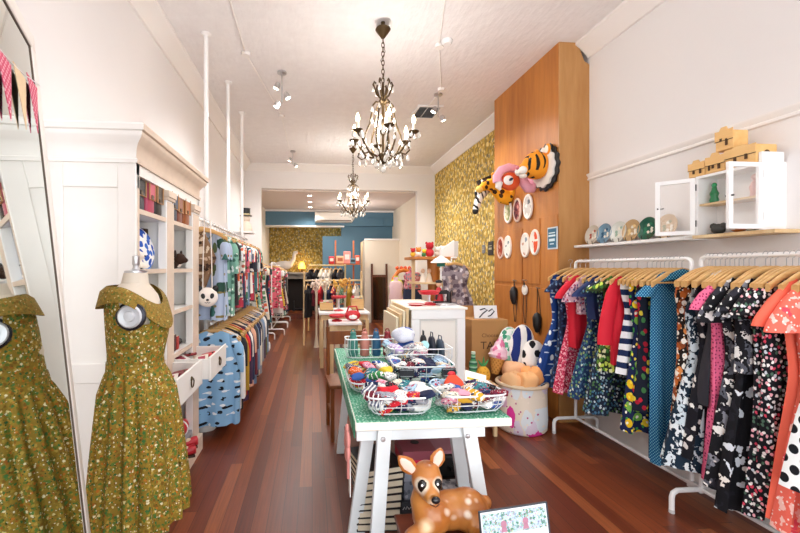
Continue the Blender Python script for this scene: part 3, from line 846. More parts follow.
rack1 = [
 # y, name, cat, mat, label, kwargs
 (3.40, 'dress', 'dress', P['boats'], 'navy dress with white sailing boats at the chimney breast end', dict(kind='dress', wH=.34, wS=.19, L=1.03, d=.06, nf=6)),
 (3.27, 'dress', 'dress', P['navydot'], 'dark navy patterned dress between the boat dress and red top', dict(kind='shift', wH=.26, L=1.0, slv=.12)),
 (3.20, 'dress', 'dress', P['pinkfloral'], 'pink and red sprigged dress showing below the red top', dict(kind='dress', wH=.27, L=1.02)),
 (3.11, 'cardigan', 'top', P['redcotton'], 'bright red short sleeved top, first red garment from chimney breast', dict(kind='shirt', wH=.2, L=.62, slv=.16, r1=.075)),
 (3.02, 'blouse', 'top', P['lilac'], 'lilac and pink patterned short sleeved blouse', dict(kind='shirt', wH=.2, L=.34, slv=.18, r1=.085)),
 (2.95, 'dress', 'dress', P['bluefloral'], 'navy dress with pale green leaf sprigs and full skirt', dict(kind='dress', wH=.3, L=.98, d=.07, nf=8)),
 (2.88, 'blouse', 'top', P['navy'], 'plain navy cap sleeved top over leafy dress', dict(kind='shirt', wH=.19, L=.36, slv=.13, r1=.09)),
 (2.81, 'dress', 'dress', P['navywhite'], 'dark dress with pale blue and white sprigs and frilled neck', dict(kind='dress', wH=.28, L=1.05, slv=.1)),
 (2.74, 'dress', 'dress', P['greenfloral'], 'lime green floral dress beside the scarlet cardigan', dict(kind='dress', wH=.24, L=.72, slv=.08)),
 (2.66, 'cardigan', 'top', P['redcotton'], 'scarlet long cardigan on the middle of the rack', dict(kind='shirt', wH=.19, L=.66, slv=.45, r1=.05)),
 (2.575, 'dress', 'dress', P['nautical'], 'navy and white striped sleeveless dress', dict(kind='dress', wH=.22, L=.7, neck=.1, dip=.16)),
 (2.50, 'dress', 'dress', P['fruit'], 'navy dress with red, yellow and green fruit print', dict(kind='dress', wH=.25, L=1.06, d=.06)),
 (2.44, 'dress', 'dress', P['darkcherry'], 'dark sprigged dress between fruit dress and teal dress', dict(kind='shift', wH=.22, L=.9)),
 (2.355, 'dress', 'dress', P['teal'], 'teal pin-dot dress with wide collar at the rack end', dict(kind='shift', wH=.185, wS=.175, L=1.2, slv=.1, d=.06, collar=P['tealband'], r1=.065)),
]
rack2 = [
 (2.145, 'dress', 'dress', P['orangefloral'], 'black dress with orange and white flowers beside the teal dress', dict(kind='shift', wH=.22, L=.86, neck=.1)),
 (2.105, 'skirt', 'skirt', P['leaf'], 'wide skirt with white leaf print on navy, under the dark collared dress', dict(kind='dress', wS=.14, wH=.33, L=1.1, d=.09, nf=6, neck=.12, dip=.3)),
 (2.05, 'dress', 'dress', P['blackdaisy'], 'black dress with scattered white daisies near the skirt with leaves', dict(kind='dress', wH=.26, L=1.03, d=.045)),
 (2.00, 'dress', 'dress', P['blackplain'], 'charcoal dress with pale blue collar', dict(kind='dress', wH=.2, L=.72, slv=.0, collar=P['palecollar'])),
 (1.955, 'dress', 'dress', P['pinkdot'], 'pink dress with small dark pink spots', dict(kind='shift', wH=.215, L=1.12, slv=.14, d=.04)),
 (1.90, 'dress', 'dress', P['bigfloral'], 'black dress with large grey and white blooms, short sleeved', dict(kind='dress', wH=.25, L=1.12, slv=.2, d=.045, r1=.085)),
 (1.85, 'dress', 'dress', P['bigfloral2'], 'black dress with sparse white blooms and longer hem', dict(kind='dress', wH=.27, L=1.19, d=.045)),
 (1.805, 'blouse', 'top', P['bigfloral'], 'grey and white bloom blouse in front of the black long dress', dict(kind='shirt', wH=.2, L=.5, slv=.16, r1=.08)),
 (1.76, 'dress', 'dress', P['smallfloral'], 'black dress scattered with tiny red and white flowers', dict(kind='shift', wH=.23, L=1.17, slv=.16, d=.045, r1=.08)),
 (1.71, 'dress', 'dress', P['smallfloral'], 'second tiny-flowered black dress, next to the coral dress', dict(kind='shift', wH=.22, L=1.12, slv=.14)),
 (1.625, 'dress', 'dress', P['coral'], 'plain coral dress with flutter sleeve', dict(kind='dress', wH=.25, L=1.12, slv=.18, r1=.09)),
 (1.575, 'dress', 'dress', P['coralprint'], 'coral and pink printed dress beside plain coral dress', dict(kind='dress', wH=.27, L=1.14, slv=.2, r1=.09, d=.045)),
 (1.54, 'skirt', 'skirt', P['polka'], 'white garment with big black spots', dict(kind='dress', wH=.28, L=.92, wS=.16)),
 (1.47, 'dress', 'dress', P['coralprint'], 'coral and pink printed dress beyond the black spotted garment', dict(kind='dress', wH=.26, L=1.1)),
]
for Z, lst, grp, nmr in ((Z1, rack1, grp1, 'chimney breast rack'), (Z2, rack2, grp2, 'wall cabinet rack')):
    for i, (y, name, cat, m, lab, kw) in enumerate(lst):
        rz = R(rnd.uniform(-3, 3))
        garment(name, cat, (RX, y, Z - .012), m, lab, seed=i * 7 + 3 + int(Z * 1000), group=grp, rz=rz, xmax=.222, **{**dict(neck=.135, dip=.15), **kw})
        hanger((RX, y, Z), f'wooden hanger on the {nmr}, {ORD[i]} counted from the chimney breast end', 'hangers on the ' + nmr, rz=rz)
# spare hangers crowded towards the near end of each rail
for i, y in enumerate((2.535, 2.47, 2.405, 2.385, 2.315)):
    hanger((RX, y, Z1), f'empty wooden hanger crowded by the teal dress, {ORD[i]} towards the rail end', 'empty hangers on the chimney breast rack', rz=R(rnd.uniform(-4, 4)), bar=True)
for i, y in enumerate((2.125, 2.078, 2.025, 1.978, 1.928, 1.828, 1.735, 1.683, 1.57, 1.505)):
    hanger((RX, y, Z2), f'empty wooden hanger among the cabinet rack dresses, {ORD[i]} from the teal dress', 'empty hangers on the wall cabinet rack', rz=R(rnd.uniform(-4, 4)), bar=True)

# ------------------------------------------------------------------ left wall: poles, rails and clothes
M_POLE = solid('#f0efee', .4)
pole_y = (3.7, 4.65, 5.55)
for i, y in enumerate(pole_y):
    t = thing('support_pole', f'white floor to ceiling pole carrying the wall rails, {ORD[i]} from the cabinet', 'pole', (-.95, y, 0), 0, 'support poles along the left wall')
    put('tube', G().cyl((0, 0, .02), (0, 0, HC - .012), .02, 14), M_POLE, t)
    put('ceiling_flange', G().lathe([(.045, HC - .001), (.045, HC - .012), (.03, HC - .02), (.021, HC - .03)], n=16), M_POLE, t)
    put('base_disc', G().lathe([(.001, 0), (.085, 0), (.09, .01), (.09, .035), (.08, .05), (.021, .052)], n=24), M_CREAM, t)
UY0, UY1, UX, UZ = 3.42, 5.75, -.95, 1.845
LX, LZ = -.84, .98
t = thing('clothes_rail', 'upper white rail for shirts along the wall poles', 'clothes rail', (UX, 0, 0))
put('rail_tube', G().cyl((.035, UY0 - .1, UZ), (.035, UY1, UZ), .0125, 10), M_WHITE, t)
for y in pole_y: put('clamp', G().box(-.03, .05, y - .02, y + .02, UZ - .02, UZ + .02), M_WHITE, t, bevel=.004)
t = thing('clothes_rail', 'lower white rail for trousers and knitwear under the shirts', 'clothes rail', (LX, 0, 0))
put('rail_tube', G().cyl((0, UY0 + .02, LZ), (0, UY1, LZ), .0125, 10), M_WHITE, t)
for y in pole_y: put('bracket', G().box(-.13, .014, y - .014, y + .014, LZ - .014, LZ + .014), M_WHITE, t, bevel=.003)
L_ = {}
L_['pine'] = cells('pineapple_cactus_print', '#aebdd6', [(11, .32, ['#5d6b4a', '#3f6f6a', '#6b6f52', '#2f4f44'], .8, .4, (1, .6, 1)), (9.5, .1, ['#8a7a4a'], .8)])
L_['leopard'] = cells('brown_snake_print', '#8a6a4f', [(22, .34, ['#35261d', '#d9c6ad', '#4a352a', '#c9b098'], 1, .8)])
L_['penguin'] = cells('sky_penguin_print', '#86b2d6', [(12, .2, ['#16181f'], .6, .5, (.7, 1.2, 1)), (12, .2, ['#eef2f6', '#86b2d6'], .6, .5, (.7, 1.4, 1))])
L_['tropic'] = cells('tropical_print', '#dfe3e4', [(12, .42, ['#3f7a5a', '#d86a4a', '#2f4f5a', '#e7b0a4', '#6f9a72'], 1, .8)])
L_['darkflower'] = cells('dark_flower_print', '#20222d', [(16, .36, ['#c24a4a', '#d8b070', '#4a6a58', '#e4dcd2'], 1, .6)])
L_['palegeo'] = cells('pale_geometric', '#dbd6cc', [(18, .3, ['#3f4f5a', '#b85a4a', '#7a8a6a'], .4, .2)])
L_['redblue'] = cells('red_blue_print', '#b0384a', [(15, .34, ['#e9e2da', '#2f4a7a', '#e7a06a'], 1, .6)])
L_['denim'] = solid('#7690ad', .85, var=.12, vs=18)
L_['mint'] = cells('mint_print', '#7fae9b', [(20, .3, ['#e9efe8', '#3f6a5a'], 1, .4)])
L_['pinkrose'] = cells('pink_rose_print', '#d9697a', [(17, .36, ['#f0dcd8', '#a02a3f', '#5f7a5a'], 1, .5)])
cols = {'white': '#e9e7e4', 'black': '#1d1d22', 'mustard': '#b08a2a', 'scarlet': '#c4202c', 'navy': '#232c4a', 'burgundy': '#6a1f2c', 'grey': '#8e8f95', 'plum': '#47304a', 'cream': '#e2d8c6', 'teal': '#2f6a72', 'yellow': '#e0b53a', 'charcoal': '#3a3b42', 'olive': '#5f6238', 'peach': '#e0a78c'}
for k, v in cols.items(): L_[k] = solid(v, .85, var=.08, vs=14)
upper = ['leopard', 'pine', 'pine', 'mint', 'black', 'tropic', 'palegeo', 'redblue', 'navy', 'pinkrose', 'tropic', 'denim', 'darkflower', 'white', 'redblue', 'charcoal', 'palegeo', 'teal', 'tropic', 'scarlet', 'mint', 'darkflower']
words_ = {'leopard': 'brown snake-patterned', 'pine': 'pale blue pineapple-print', 'penguin': 'sky blue bird-print', 'tropic': 'tropical leaf-print', 'darkflower': 'dark flower-print', 'palegeo': 'pale patterned', 'redblue': 'red and blue printed', 'denim': 'washed denim', 'mint': 'mint printed', 'pinkrose': 'pink rose-print'}
y = UY0 - .02
for i, k in enumerate(upper):
    rz = R(rnd.uniform(-9, 9))
    L = .64 + rnd.uniform(-.03, .12)
    if i < 3: L = (.5, .76, .72)[i]
    if i in (1, 2): rz = R(-26)
    garment('shirt', 'shirt', (UX + .035 - (.09 if i == 0 else 0), y, UZ), L_[k], f'{words_.get(k, k)} shirt on the upper wall rail, {ORD[i]} from the cabinet', kind='shirt', wS=.12 if i == 0 else .19, wH=.13 if i == 0 else .22, L=L, d=.05, slv=0 if i == 0 else .2 + .12 * (i % 3 == 0), seed=100 + i, group='shirts on the upper wall rail', rz=rz, low=i > 8)
    hanger((UX + .035, y, UZ), f'wooden hanger on the upper wall rail, {ORD[i]} from the cabinet', 'hangers on the upper wall rail', rz=rz)
    y += .085 + (.025 if i < 6 else 0.012)
lower = ['penguin', 'white', 'black', 'mustard', 'scarlet', 'plum', 'white', 'navy', 'peach', 'burgundy', 'charcoal', 'denim', 'navy', 'cream', 'black', 'grey', 'denim', 'plum', 'white', 'olive', 'charcoal', 'denim']
y = UY0 + .1
for i, k in enumerate(lower):
    rz = R(rnd.uniform(-10, 10))
    L = .68 + rnd.uniform(-.06, .1)
    if i == 0: L = .8
    garment('jumper', 'jumper', (LX, y, LZ), L_[k], f'{words_.get(k, k)} jumper on the lower wall rail, {ORD[i]} from the cabinet', kind='shirt', wS=.19, wH=.215, L=L, d=.05, slv=.3 + .25 * (i % 2), seed=200 + i, group='knitwear on the lower wall rail', rz=rz, low=i > 8, r1=.05, neck=.06, dip=.04)
    hanger((LX, y, LZ), f'wooden hanger on the lower wall rail, {ORD[i]} from the cabinet', 'hangers on the lower wall rail', rz=rz)
    y += .088 + (.015 if i < 6 else .008)
# free-standing racks further down the wall
far_list = ['palegeo', 'black', 'pinkrose', 'yellow', 'teal', 'tropic', 'darkflower', 'redblue', 'cream', 'mint', 'pinkrose', 'charcoal', 'leopard', 'white', 'navy', 'burgundy']
for ri, (ya, yb, xr, zr, nr, wd) in enumerate(((5.95, 7.05, -1.02, 1.62, 'first', 'before the opening'), (7.2, 8.15, -1.02, 1.6, 'second', 'by the opening'), (8.65, 9.7, -.86, 1.55, 'third', 'inside the back room'), (9.85, 10.9, -.86, 1.5, 'fourth', 'near the raised step'))):
    white_rack(ya, yb, xr, zr, f'white clothes rack along the wall beyond the poles, standing {wd}', half=.27, group='white racks down the wall')
    nG = 8 if ri < 2 else 7
    for i in range(nG):
        k = far_list[(i * 3 + ri * 5) % len(far_list)]
        yy = ya + .08 + (yb - ya - .16) * i / (nG - 1)
        rz = R(rnd.uniform(-8, 8))
        garment('dress', 'dress', (xr, yy, zr), L_[k], f'{words_.get(k, k)} dress on the wall rack {wd}, {ORD[i]} along', kind='dress' if i % 2 else 'shift', wS=.18, wH=.25, L=.9 + .12 * ((i * 7) % 3), d=.05, slv=.16 if i % 3 else 0, seed=300 + ri * 20 + i, group='dresses on the far wall racks', rz=rz, low=True)
        hanger((xr, yy, zr), f'wooden hanger on the wall rack {wd}, {ORD[i]} along', 'hangers on the far wall racks', rz=rz)
# panda bag hanging from the rail end
t = thing('panda_bag', 'round white panda-face bag hanging by two straps at the rail end', 'bag', (-.845, 3.33, 1.21), R(16))
t.scale = (.72, .9, .8)
g = G().ell((0, 0, 0), (.115, .045, .1), n=24, k=14).ell((-.085, 0, .085), (.035, .025, .035)).ell((.085, 0, .085), (.035, .025, .035))
put('bag_body', G().ell((0, 0, 0), (.115, .045, .1), n=24, k=14), solid('#efe6dd', .8), t)
for s in (-1, 1):
    e = put('ear', G().ell((s * .085, 0, .085), (.034, .022, .034)), M_BLACK, t)
    put('eye_patch', G().ell((s * .045, -.036, .012), (.024, .012, .03), (0, s * .5, 0)), M_BLACK, t)
    put('strap', G().tube([(s * .05, 0, .09), (s * .045, 0, .4), (s * .03, 0, .78)], .006, 6), solid('#efe6dd', .8), t)
put('nose', G().ell((0, -.044, -.025), (.016, .008, .011)), M_BLACK, t)
put('mouth', G().tube([(-.03, -.04, -.05), (-.012, -.042, -.058), (0, -.043, -.046), (.012, -.042, -.058), (.03, -.04, -.05)], .003, 5), M_BLACK, t)
# doll with a top hat on a wall bracket
t = thing('wall_bracket_shelf', 'small white bracket shelf above the wall rail', 'shelf', (-.95, 5.76, 1.93))
put('board', G().box(-.41, .12, -.16, .16, 0, .02), M_WHITE, t)
put('bracket', G().box(-.41, -.02, -.012, .012, -.03, 0), M_WHITE, t)
t = thing('top_hat_doll', 'pale doll wearing a black top hat above the wall rail', 'doll', (-.93, 5.76, 1.95))
g = G().lathe([(.07, 0), (.09, .05), (.06, .13), (.03, .16), (.001, .17)], n=16)
put('body', g, solid('#e9dccb', .9, var=.1), t)
put('head', G().ell((0, 0, .19), (.06, .06, .055)), solid('#e8d6c4', .9), t)
h = put('hat', G().lathe([(.001, .225), (.085, .225), (.085, .235), (.058, .238), (.06, .33), (.065, .335), (.001, .337)], n=18), M_BLACK, t)
put('hat_band', G().lathe([(.059, .238), (.06, .26)], n=18, cap=False), solid('#c9b98e', .7), h)
# ------------------------------------------------------------------ trestle table
TX0, TX1, TY0, TY1, TZ = .18, .86, 1.656, 3.2, .80
M_TBLUE = solid('#e9f1f4', .45, name='pale_blue_white_paint', var=.05)
M_GREENTOP = cells('green_white_star_cloth', '#4a9a7a', [(62, .26, ['#cfe6da', '#8fc4aa', '#a9d4be'], .6, .3), (48, .2, ['#2f8a6a', '#7fc0a2'], .8, .3)], axes='XY', rough=.6)
t = thing('trestle_table', 'long white trestle table with green patterned top and splayed bolted legs', 'table', ((TX0 + TX1) / 2, 0, 0))
hx = (TX1 - TX0) / 2
put('tabletop', G().box(-hx, hx, TY0, TY1, TZ - .035, TZ), solid('#ece6dc', .5, var=.06), t, bevel=.004)
put('table_cover', G().box(-hx + .006, hx - .006, TY0 + .008, TY1, TZ, TZ + .003).box(-hx - .003, -hx, TY0 + .02, TY1, TZ - .07, TZ + .003), M_GREENTOP, t)
for y in (TY0 + .045, TY1 - .1):
    put('apron', G().box(-hx + .01, hx - .1, y, y + .035, TZ - .095, TZ - .035), M_TBLUE, t, bevel=.003)
def leg_g(xt, xb, yt, yb, w=.058, d=.034):
    return G().rings([[(xb - w / 2, yb - d / 2, 0), (xb + w / 2, yb - d / 2, 0), (xb + w / 2, yb + d / 2, 0), (xb - w / 2, yb + d / 2, 0)], [(xt - w / 2, yt - d / 2, TZ - .036), (xt + w / 2, yt - d / 2, TZ - .036), (xt + w / 2, yt + d / 2, TZ - .036), (xt - w / 2, yt + d / 2, TZ - .036)]])
for (xt, xb, yt, yb) in ((-.213, -.27, 1.685, 1.67), (.155, .28, 1.685, 1.67), (-.262, -.34, 1.78, 1.93), (.13, .30, 1.79, 2.0), (-.225, -.30, 3.11, 3.12), (.165, .29, 3.11, 3.12)):
    l = put('leg', leg_g(xt, xb, yt, yb), M_TBLUE, t, bevel=.003)
    if yt < 1.7: put('bolt', G().lathe([(.001, -.006), (.009, -.005), (.012, 0)], (xt - .008, yt - .017, TZ - .075), 12, 'Y'), M_STEEL, l)
put('stretcher', G().box(-.3, .3, 1.9, 1.93, .13, .19), M_TBLUE, t)
put('low_shelf', G().box(-.27, .27, 1.72, 3.1, .19, .214), solid('#6b3c26', .5), t)

# ------------------------------------------------------------------ wire baskets and what is in them
M_WB = solid('#e9edf0', .3, .3, name='white_coated_wire')
def basket(loc, w, d, h, label, flare=1.25, rz=0, nw=7, sq=.35):
    t = thing('wire_basket', label, 'basket', loc, rz, 'wire baskets on the trestle table')
    def loop(k, z):
        out = []
        for j in range(41):
            a = 2 * PI * j / 40
            out.append((w / 2 * k * math.copysign(abs(math.cos(a)) ** sq, math.cos(a)), d / 2 * k * math.copysign(abs(math.sin(a)) ** sq, math.sin(a)), z))
        return out
    put('rim', G().tube(loop(flare, h), .0042, 6), M_WB, t)
    put('lower_ring', G().tube(loop(1.0, .012), .003, 5).tube(loop(1 + (flare - 1) * .55, h * .5), .002, 5), M_WB, t)
    g = G(); a0, a1 = loop(1.0, .012), loop(flare, h)
    for j in range(0, 40, 40 // (nw * 2)):
        p, q = Vector(a0[j]), Vector(a1[j]); m = (p + q) / 2 + Vector((p.x * .06, p.y * .06, -h * .12))
        g.tube([p, m, q], .0018, 5)
    put('wire_mesh', g, M_WB, t)
    g = G()
    for k in range(5):
        x = -w / 2 + w * (k + .5) / 5; g.cyl((x, -d / 2 * .95, .006), (x, d / 2 * .95, .006), .0016, 5)
    put('base_wire_mesh', g, M_WB, t)
    return t
def lump(seed, folded):
    r = random.Random(seed)
    e = .45 if folded else .75
    rs = []
    n, k = 18, 9
    for i in range(k + 1):
        th = -PI / 2 + PI * (i + .05) / (k + .1)
        cz, szz = math.cos(th), math.sin(th)
        ring = []
        for j in range(n):
            a = 2 * PI * j / n
            x = math.copysign(abs(math.cos(a)) ** e, math.cos(a)) * abs(cz) ** .5
            y = math.copysign(abs(math.sin(a)) ** e, math.sin(a)) * abs(cz) ** .5
            z = math.copysign(abs(szz) ** .7, szz)
            wv = 1 + .10 * math.sin(3 * a + seed) + .08 * math.sin(5 * x + 4 * z + seed * 2)
            ring.append((x * wv, y * wv, z * (1 + .2 * math.sin(2 * a + seed))))
        rs.append(ring)
    return G().rings(rs).mesh('folded_cloth', ang=75)
LUMPS = [lump(i, i % 2) for i in range(6)]
CL = {'white': '#eceae6', 'red': '#c8202e', 'navy': '#1d2748', 'black': '#1a1a1f', 'grey': '#9a9ca4', 'cream': '#e6dcc8', 'pink': '#e39aae', 'pale blue': '#a9c8de', 'blue': '#3a5fa8', 'teal': '#2f7f86', 'mustard': '#c99a2a', 'green': '#3f8a4f', 'orange': '#d8642a', 'yellow': '#e6c53a', 'burgundy': '#6a1d2c', 'lilac': '#b8a3cc'}
ACC = ['#c23a4a', '#27365c', '#f1efe9', '#2f6f8a', '#16161c', '#d9a43a', '#8fb4cc', '#6a4a7a']
def cl_mat(c, k):
    b = CL[c]; q = k % 5
    if q == 1: return stripes(f'{c}_striped_knit_{k % 2}', [b, '#f0eeea' if c not in ('white', 'cream', 'pale blue') else '#2c3a5e', b, ACC[k % 8] if k % 2 else b], 2.1, 'XY'[k % 2], wob=.25, wscale=2)
    if q in (2, 4):
        a = ACC[(len(c) * 3 + q) % 8:] + ACC
        return cells(f'{c}_printed_knit_{q}', b, [(3.2 if q == 2 else 2.3, .42, [b, a[0], a[2], '#f1efe9', a[1]], 1, .9), (4.2, .24, [a[3], '#1b2238', a[1], b], 1, .6)], flat=False)
    if q == 3: return cells(f'{c}_spotted_knit', b, [(4, .3, ['#f1efe9' if c not in ('white', 'cream') else '#33415f', '#c23a4a', '#27365c'], .8, .2)], flat=False)
    return solid(b, .9, var=.06, vs=40)
PAT = ['plain', 'striped', 'printed', 'spotted', 'patterned']
def fill(basket_desc, loc, w, d, z0, palette, nx, ny, layers, kind='sock pair', s=.055, rz=0, seed=0, grp=None):
    r = random.Random(seed + 50); k = 0
    rows = ['front', 'second', 'third', 'rear']
    cs, sn = math.cos(rz), math.sin(rz)
    for L in range(layers):
        for j in range(ny):
            for i in range(nx):
                c = palette[k % len(palette)]
                sc = 1.0 + .12 * L
                x = (-w / 2 + w * (i + .5) / nx) * sc + r.uniform(-.008, .008); y = (-d / 2 + d * (j + .5) / ny) * sc + r.uniform(-.008, .008)
                z = z0 + s * .42 + L * s * .58 + r.uniform(0, .008)
                o = put(kind.replace(' ', '_'), LUMPS[(k + seed) % 6], cl_mat(c, k + seed), None, (loc[0] + x * cs - y * sn, loc[1] + x * sn + y * cs, loc[2] + z), (r.uniform(-.5, .5), r.uniform(-.45, .45), r.uniform(-1.2, 1.2)), (s * r.uniform(.8, 1.2), s * r.uniform(.55, .8), s * r.uniform(.3, .42)))
                lay = 'top layer' if L == layers - 1 else ('bottom layer' if L == 0 else 'middle layer')
                tag(o, f'{PAT[(k + seed) % 5]} {c} {kind}, {rows[j]} row {ORD[i]}, {lay}, {basket_desc}', 'socks' if 'sock' in kind else 'cloth', f'{kind}s in the {basket_desc}')
                k += 1
TT = TZ + .004
Bs = [
 ('basket with red sock front', (.385, 1.80), .235, .19, .085, -.03, ['white', 'red', 'navy', 'grey', 'white', 'black', 'pale blue', 'white', 'navy', 'pink', 'cream', 'teal', 'white', 'white', 'burgundy', 'grey'], 5, 3, 3),
 ('basket with orange pouch', (.715, 1.80), .235, .19, .085, .06, ['mustard', 'navy', 'burgundy', 'white', 'blue', 'white', 'teal', 'black', 'pale blue', 'pale blue', 'grey', 'navy', 'white', 'white', 'cream', 'pink'], 5, 3, 3),
 ('basket with slate tags', (.62, 2.26), .27, .25, .11, -.04, ['navy', 'white', 'blue', 'black', 'white', 'navy', 'pale blue', 'white', 'black', 'grey', 'navy', 'pale blue', 'red', 'white', 'burgundy', 'navy'], 5, 4, 3),
 ('shallow basket of rainbow socks', (.315, 2.17), .2, .28, .06, 0, ['yellow', 'red', 'blue', 'green', 'white', 'orange', 'teal', 'yellow', 'navy', 'pink', 'white'], 3, 4, 3),
]
lb = ['white wire basket at the table corner, red folded sock at its front', 'white wire basket holding an orange pouch at the table front', 'larger white wire basket with two slate tags mid table', 'shallow white wire basket of rainbow striped socks along the table edge']
for (desc, (x, y), w, d, h, rz, pal, nx, ny, nl), l in zip(Bs, lb):
    basket((x, y, TT), w, d, h, l, rz=rz)
    fill(desc, (x, y, TT), w * .98, d * .98, .012, pal, nx, ny, nl, rz=rz, seed=len(desc), s=.044)
o = put('red_sock', LUMPS[1], solid('#cf1a2c', .85), None, (.335, 1.755, TT + .085), (R(20), 0, .06), (.048, .03, .03))
tag(o, 'plain bright red folded sock lying at the rim of the corner basket', 'socks')
put('fold_band', G().torus((.9, 0, 0), .8, .05, 'X', 16, 5, .8, .8), solid('#b01524', .85), o)
# slate tags
for i, (x, rz) in enumerate(((.5, -.15), (.73, .1))):
    t = thing('slate_tag', ['slate price tag wired to the mid basket beside the white wire, by the star socks', 'slate price tag on the mid basket near the white cabinet side'][i], 'tag', (x, 2.085, TT + .085), (R(-12), 0, rz), 'slate tags')
    put('slate', G().box(-.04, .04, -.003, .003, -.022, .022), solid('#22252c', .8), t, bevel=.002)
    put('chalk_border', G().box(-.034, .034, -.004, -.003, -.017, -.0155).box(-.034, .034, -.004, -.003, .0155, .017), solid('#cfd3d8', .9), t)
# orange pouch
t = thing('orange_pouch', 'orange red felt purse standing on the socks in the front basket', 'purse', (.66, 1.81, TT + .085), (R(-25), 0, .15))
put('pouch_body', G().prism([(-.05, 0), (.05, 0), (.045, .03), (.018, .06), (-.018, .06), (-.045, .03)], -.014, .014), solid('#d9482c', .8, var=.1), t, bevel=.008)
put('clasp', G().ell((0, 0, .066), (.02, .012, .012)), M_RED, t)
t = thing('white_tag_card', 'white cards tucked at the rear of the orange pouch basket', 'card', (.78, 1.86, TT + .09), (R(-20), .3, .2))
put('card', G().box(-.06, .06, -.004, .004, 0, .05), solid('#efece2', .8), t)
put('card_strip', G().box(-.05, .05, -.005, -.004, .01, .02), solid('#d9c23a', .8), t)
# back basket with bottles in knitted sleeves
basket((.42, 2.86, TT), .34, .14, .14, 'long white wire basket of bottle sleeves at the far end of the table', flare=1.08)
for i, (c, cn) in enumerate((('#3d8076', 'teal green'), ('#c97f72', 'dusty pink'), ('#2a5d83', 'petrol blue'), ('#8c1f2c', 'deep red'))):
    t = thing('drink_bottle', f'{cn} drink bottle with loop cap in the far wire basket', 'bottle', (.295 + .083 * i, 2.86, TT + .012), 0, 'drink bottles in the far basket')
    put('bottle_body', G().lathe([(.001, 0), (.03, 0), (.034, .01), (.034, .11), (.026, .135), (.02, .15), (.001, .152)], n=16), solid(c, .5, var=.15, vs=40), t)
    put('cap', G().lathe([(.021, .148), (.022, .165), (.016, .172), (.001, .173)], n=14), solid(c, .4), t)
    put('loop', G().torus((0, 0, .178), .013, .004, 'Y', 14, 5), solid(c, .5), t)
# paper-wrapped parcel basket
basket((.62, 2.62, TT + .0), .22, .16, .12, 'white wire basket of pale crumpled tissue in the middle rear of the table', flare=1.1)
fill('tissue basket', (.62, 2.62, TT), .19, .13, .012, ['pale blue', 'white', 'lilac', 'grey', 'white', 'pale blue', 'blue', 'white', 'pink', 'white'], 3, 2, 3, kind='folded handkerchief', s=.062, seed=4)
t = thing('tissue_parcel', 'pale blue white tissue parcel piled over the rear wire basket', 'parcel', (.62, 2.66, TT + .16))
put('tissue', LUMPS[0], cells('pale_tissue', '#dfe3ee', [(30, .4, ['#c9d0e4', '#eff1f6', '#b8bfd6'], 1, .7)], flat=False), t, (0, 0, .03), (0, .1, .2), (.075, .062, .045))
put('ribbon', G().torus((0, 0, .03), .07, .004, 'Y', 18, 5, 1, .75), solid('#7d8ab8', .6), t)
# sunglasses / accessory basket
basket((.9 - .06, 2.72, TT), .2, .2, .1, 'white wire basket of dark bags and a round mirror beside the white cabinet', flare=1.12)
for i, (c, cn, hh) in enumerate((('#17181d', 'black', .16), ('#272a38', 'dark navy', .15), ('#3c4a5a', 'slate', .13))):
    t = thing('pouch', f'{cn} upright pouch in the basket beside the white cabinet', 'pouch', (.775 + .06 * i, 2.74, TT + .012), R(8 * i - 8), 'pouches in the cabinet side basket')
    put('pouch_body', G().rings([[(.026 * k * math.cos(a), .05 * k * math.sin(a), hh * z) for a in [2 * PI * j / 14 for j in range(14)]] for z, k in ((0, .9), (.1, 1.05), (.6, 1), (.9, .8), (1, .5))]), solid(c, .5), t)
    put('strap', G().tube([(0, -.03, hh * .9), (0, -.02, hh * 1.2), (0, .02, hh * 1.2), (0, .03, hh * .9)], .004, 5), solid(c, .5), t)
t = thing('hand_mirror', 'round pale turquoise hand mirror in the basket of dark pouches', 'mirror', (.76, 2.65, TT + .08), (R(-14), 0, -.2))
put('mirror_disc', G().lathe([(.001, -.004), (.03, -.004), (.03, .004), (.001, .004)], (0, 0, .04), 20, 'Y'), solid('#9fd3d8', .2), t)
put('handle', G().cyl((0, 0, .01), (0, 0, -.04), .006, 8), solid('#3a4a5a', .4), t)
# small stack of cards by the right of the mid basket
for i in range(3):
    o = put('postcard', G().box(-.004, .004, -.05, .05, 0, .09), solid(['#3a6ea0', '#e6e2d6', '#2f7f86'][i], .6), None, (.82 + .022 * i, 2.42, TT), (0, R(-18 - 6 * i), R(20)))
    put('picture', G().box(.004, .005, -.04, .04, .01, .08), solid(['#d9e2ea', '#4a6a9a', '#e9d9a0'][i], .6), o)
    tag(o, f"{['blue', 'cream', 'teal'][i]} postcard leaning beside the slate tag basket", 'postcard', 'postcards on the table')
# things hanging and standing at the table's aisle side
t = thing('pink_flower', 'pink fabric flower hanging at the table edge beside the splayed leg', 'ornament', (TX0 - .024, 1.72, .72))
t.scale = (1, 1.5, 1.5)
for k in range(5):
    a = 2 * PI * k / 5
    put('petal', G().ell((-.004, .022 * math.cos(a), .03 * math.sin(a) - .02), (.012, .02, .026), n=10, k=6), solid('#e2938c', .8), t)
put('stem', G().cyl((0, 0, -.02), (0, 0, -.12), .006, 8), solid('#d98a84', .8), t)
t = thing('price_card', 'white swing card hanging from the table edge below the pink flower', 'card', (TX0 - .012, 1.78, .60))
put('card', G().box(-.002, .002, -.03, .03, -.16, 0), solid('#f1eee8', .8), t)
put('string', G().cyl((0, 0, 0), (0, 0, .12), .0015, 5), M_WHITE, t)

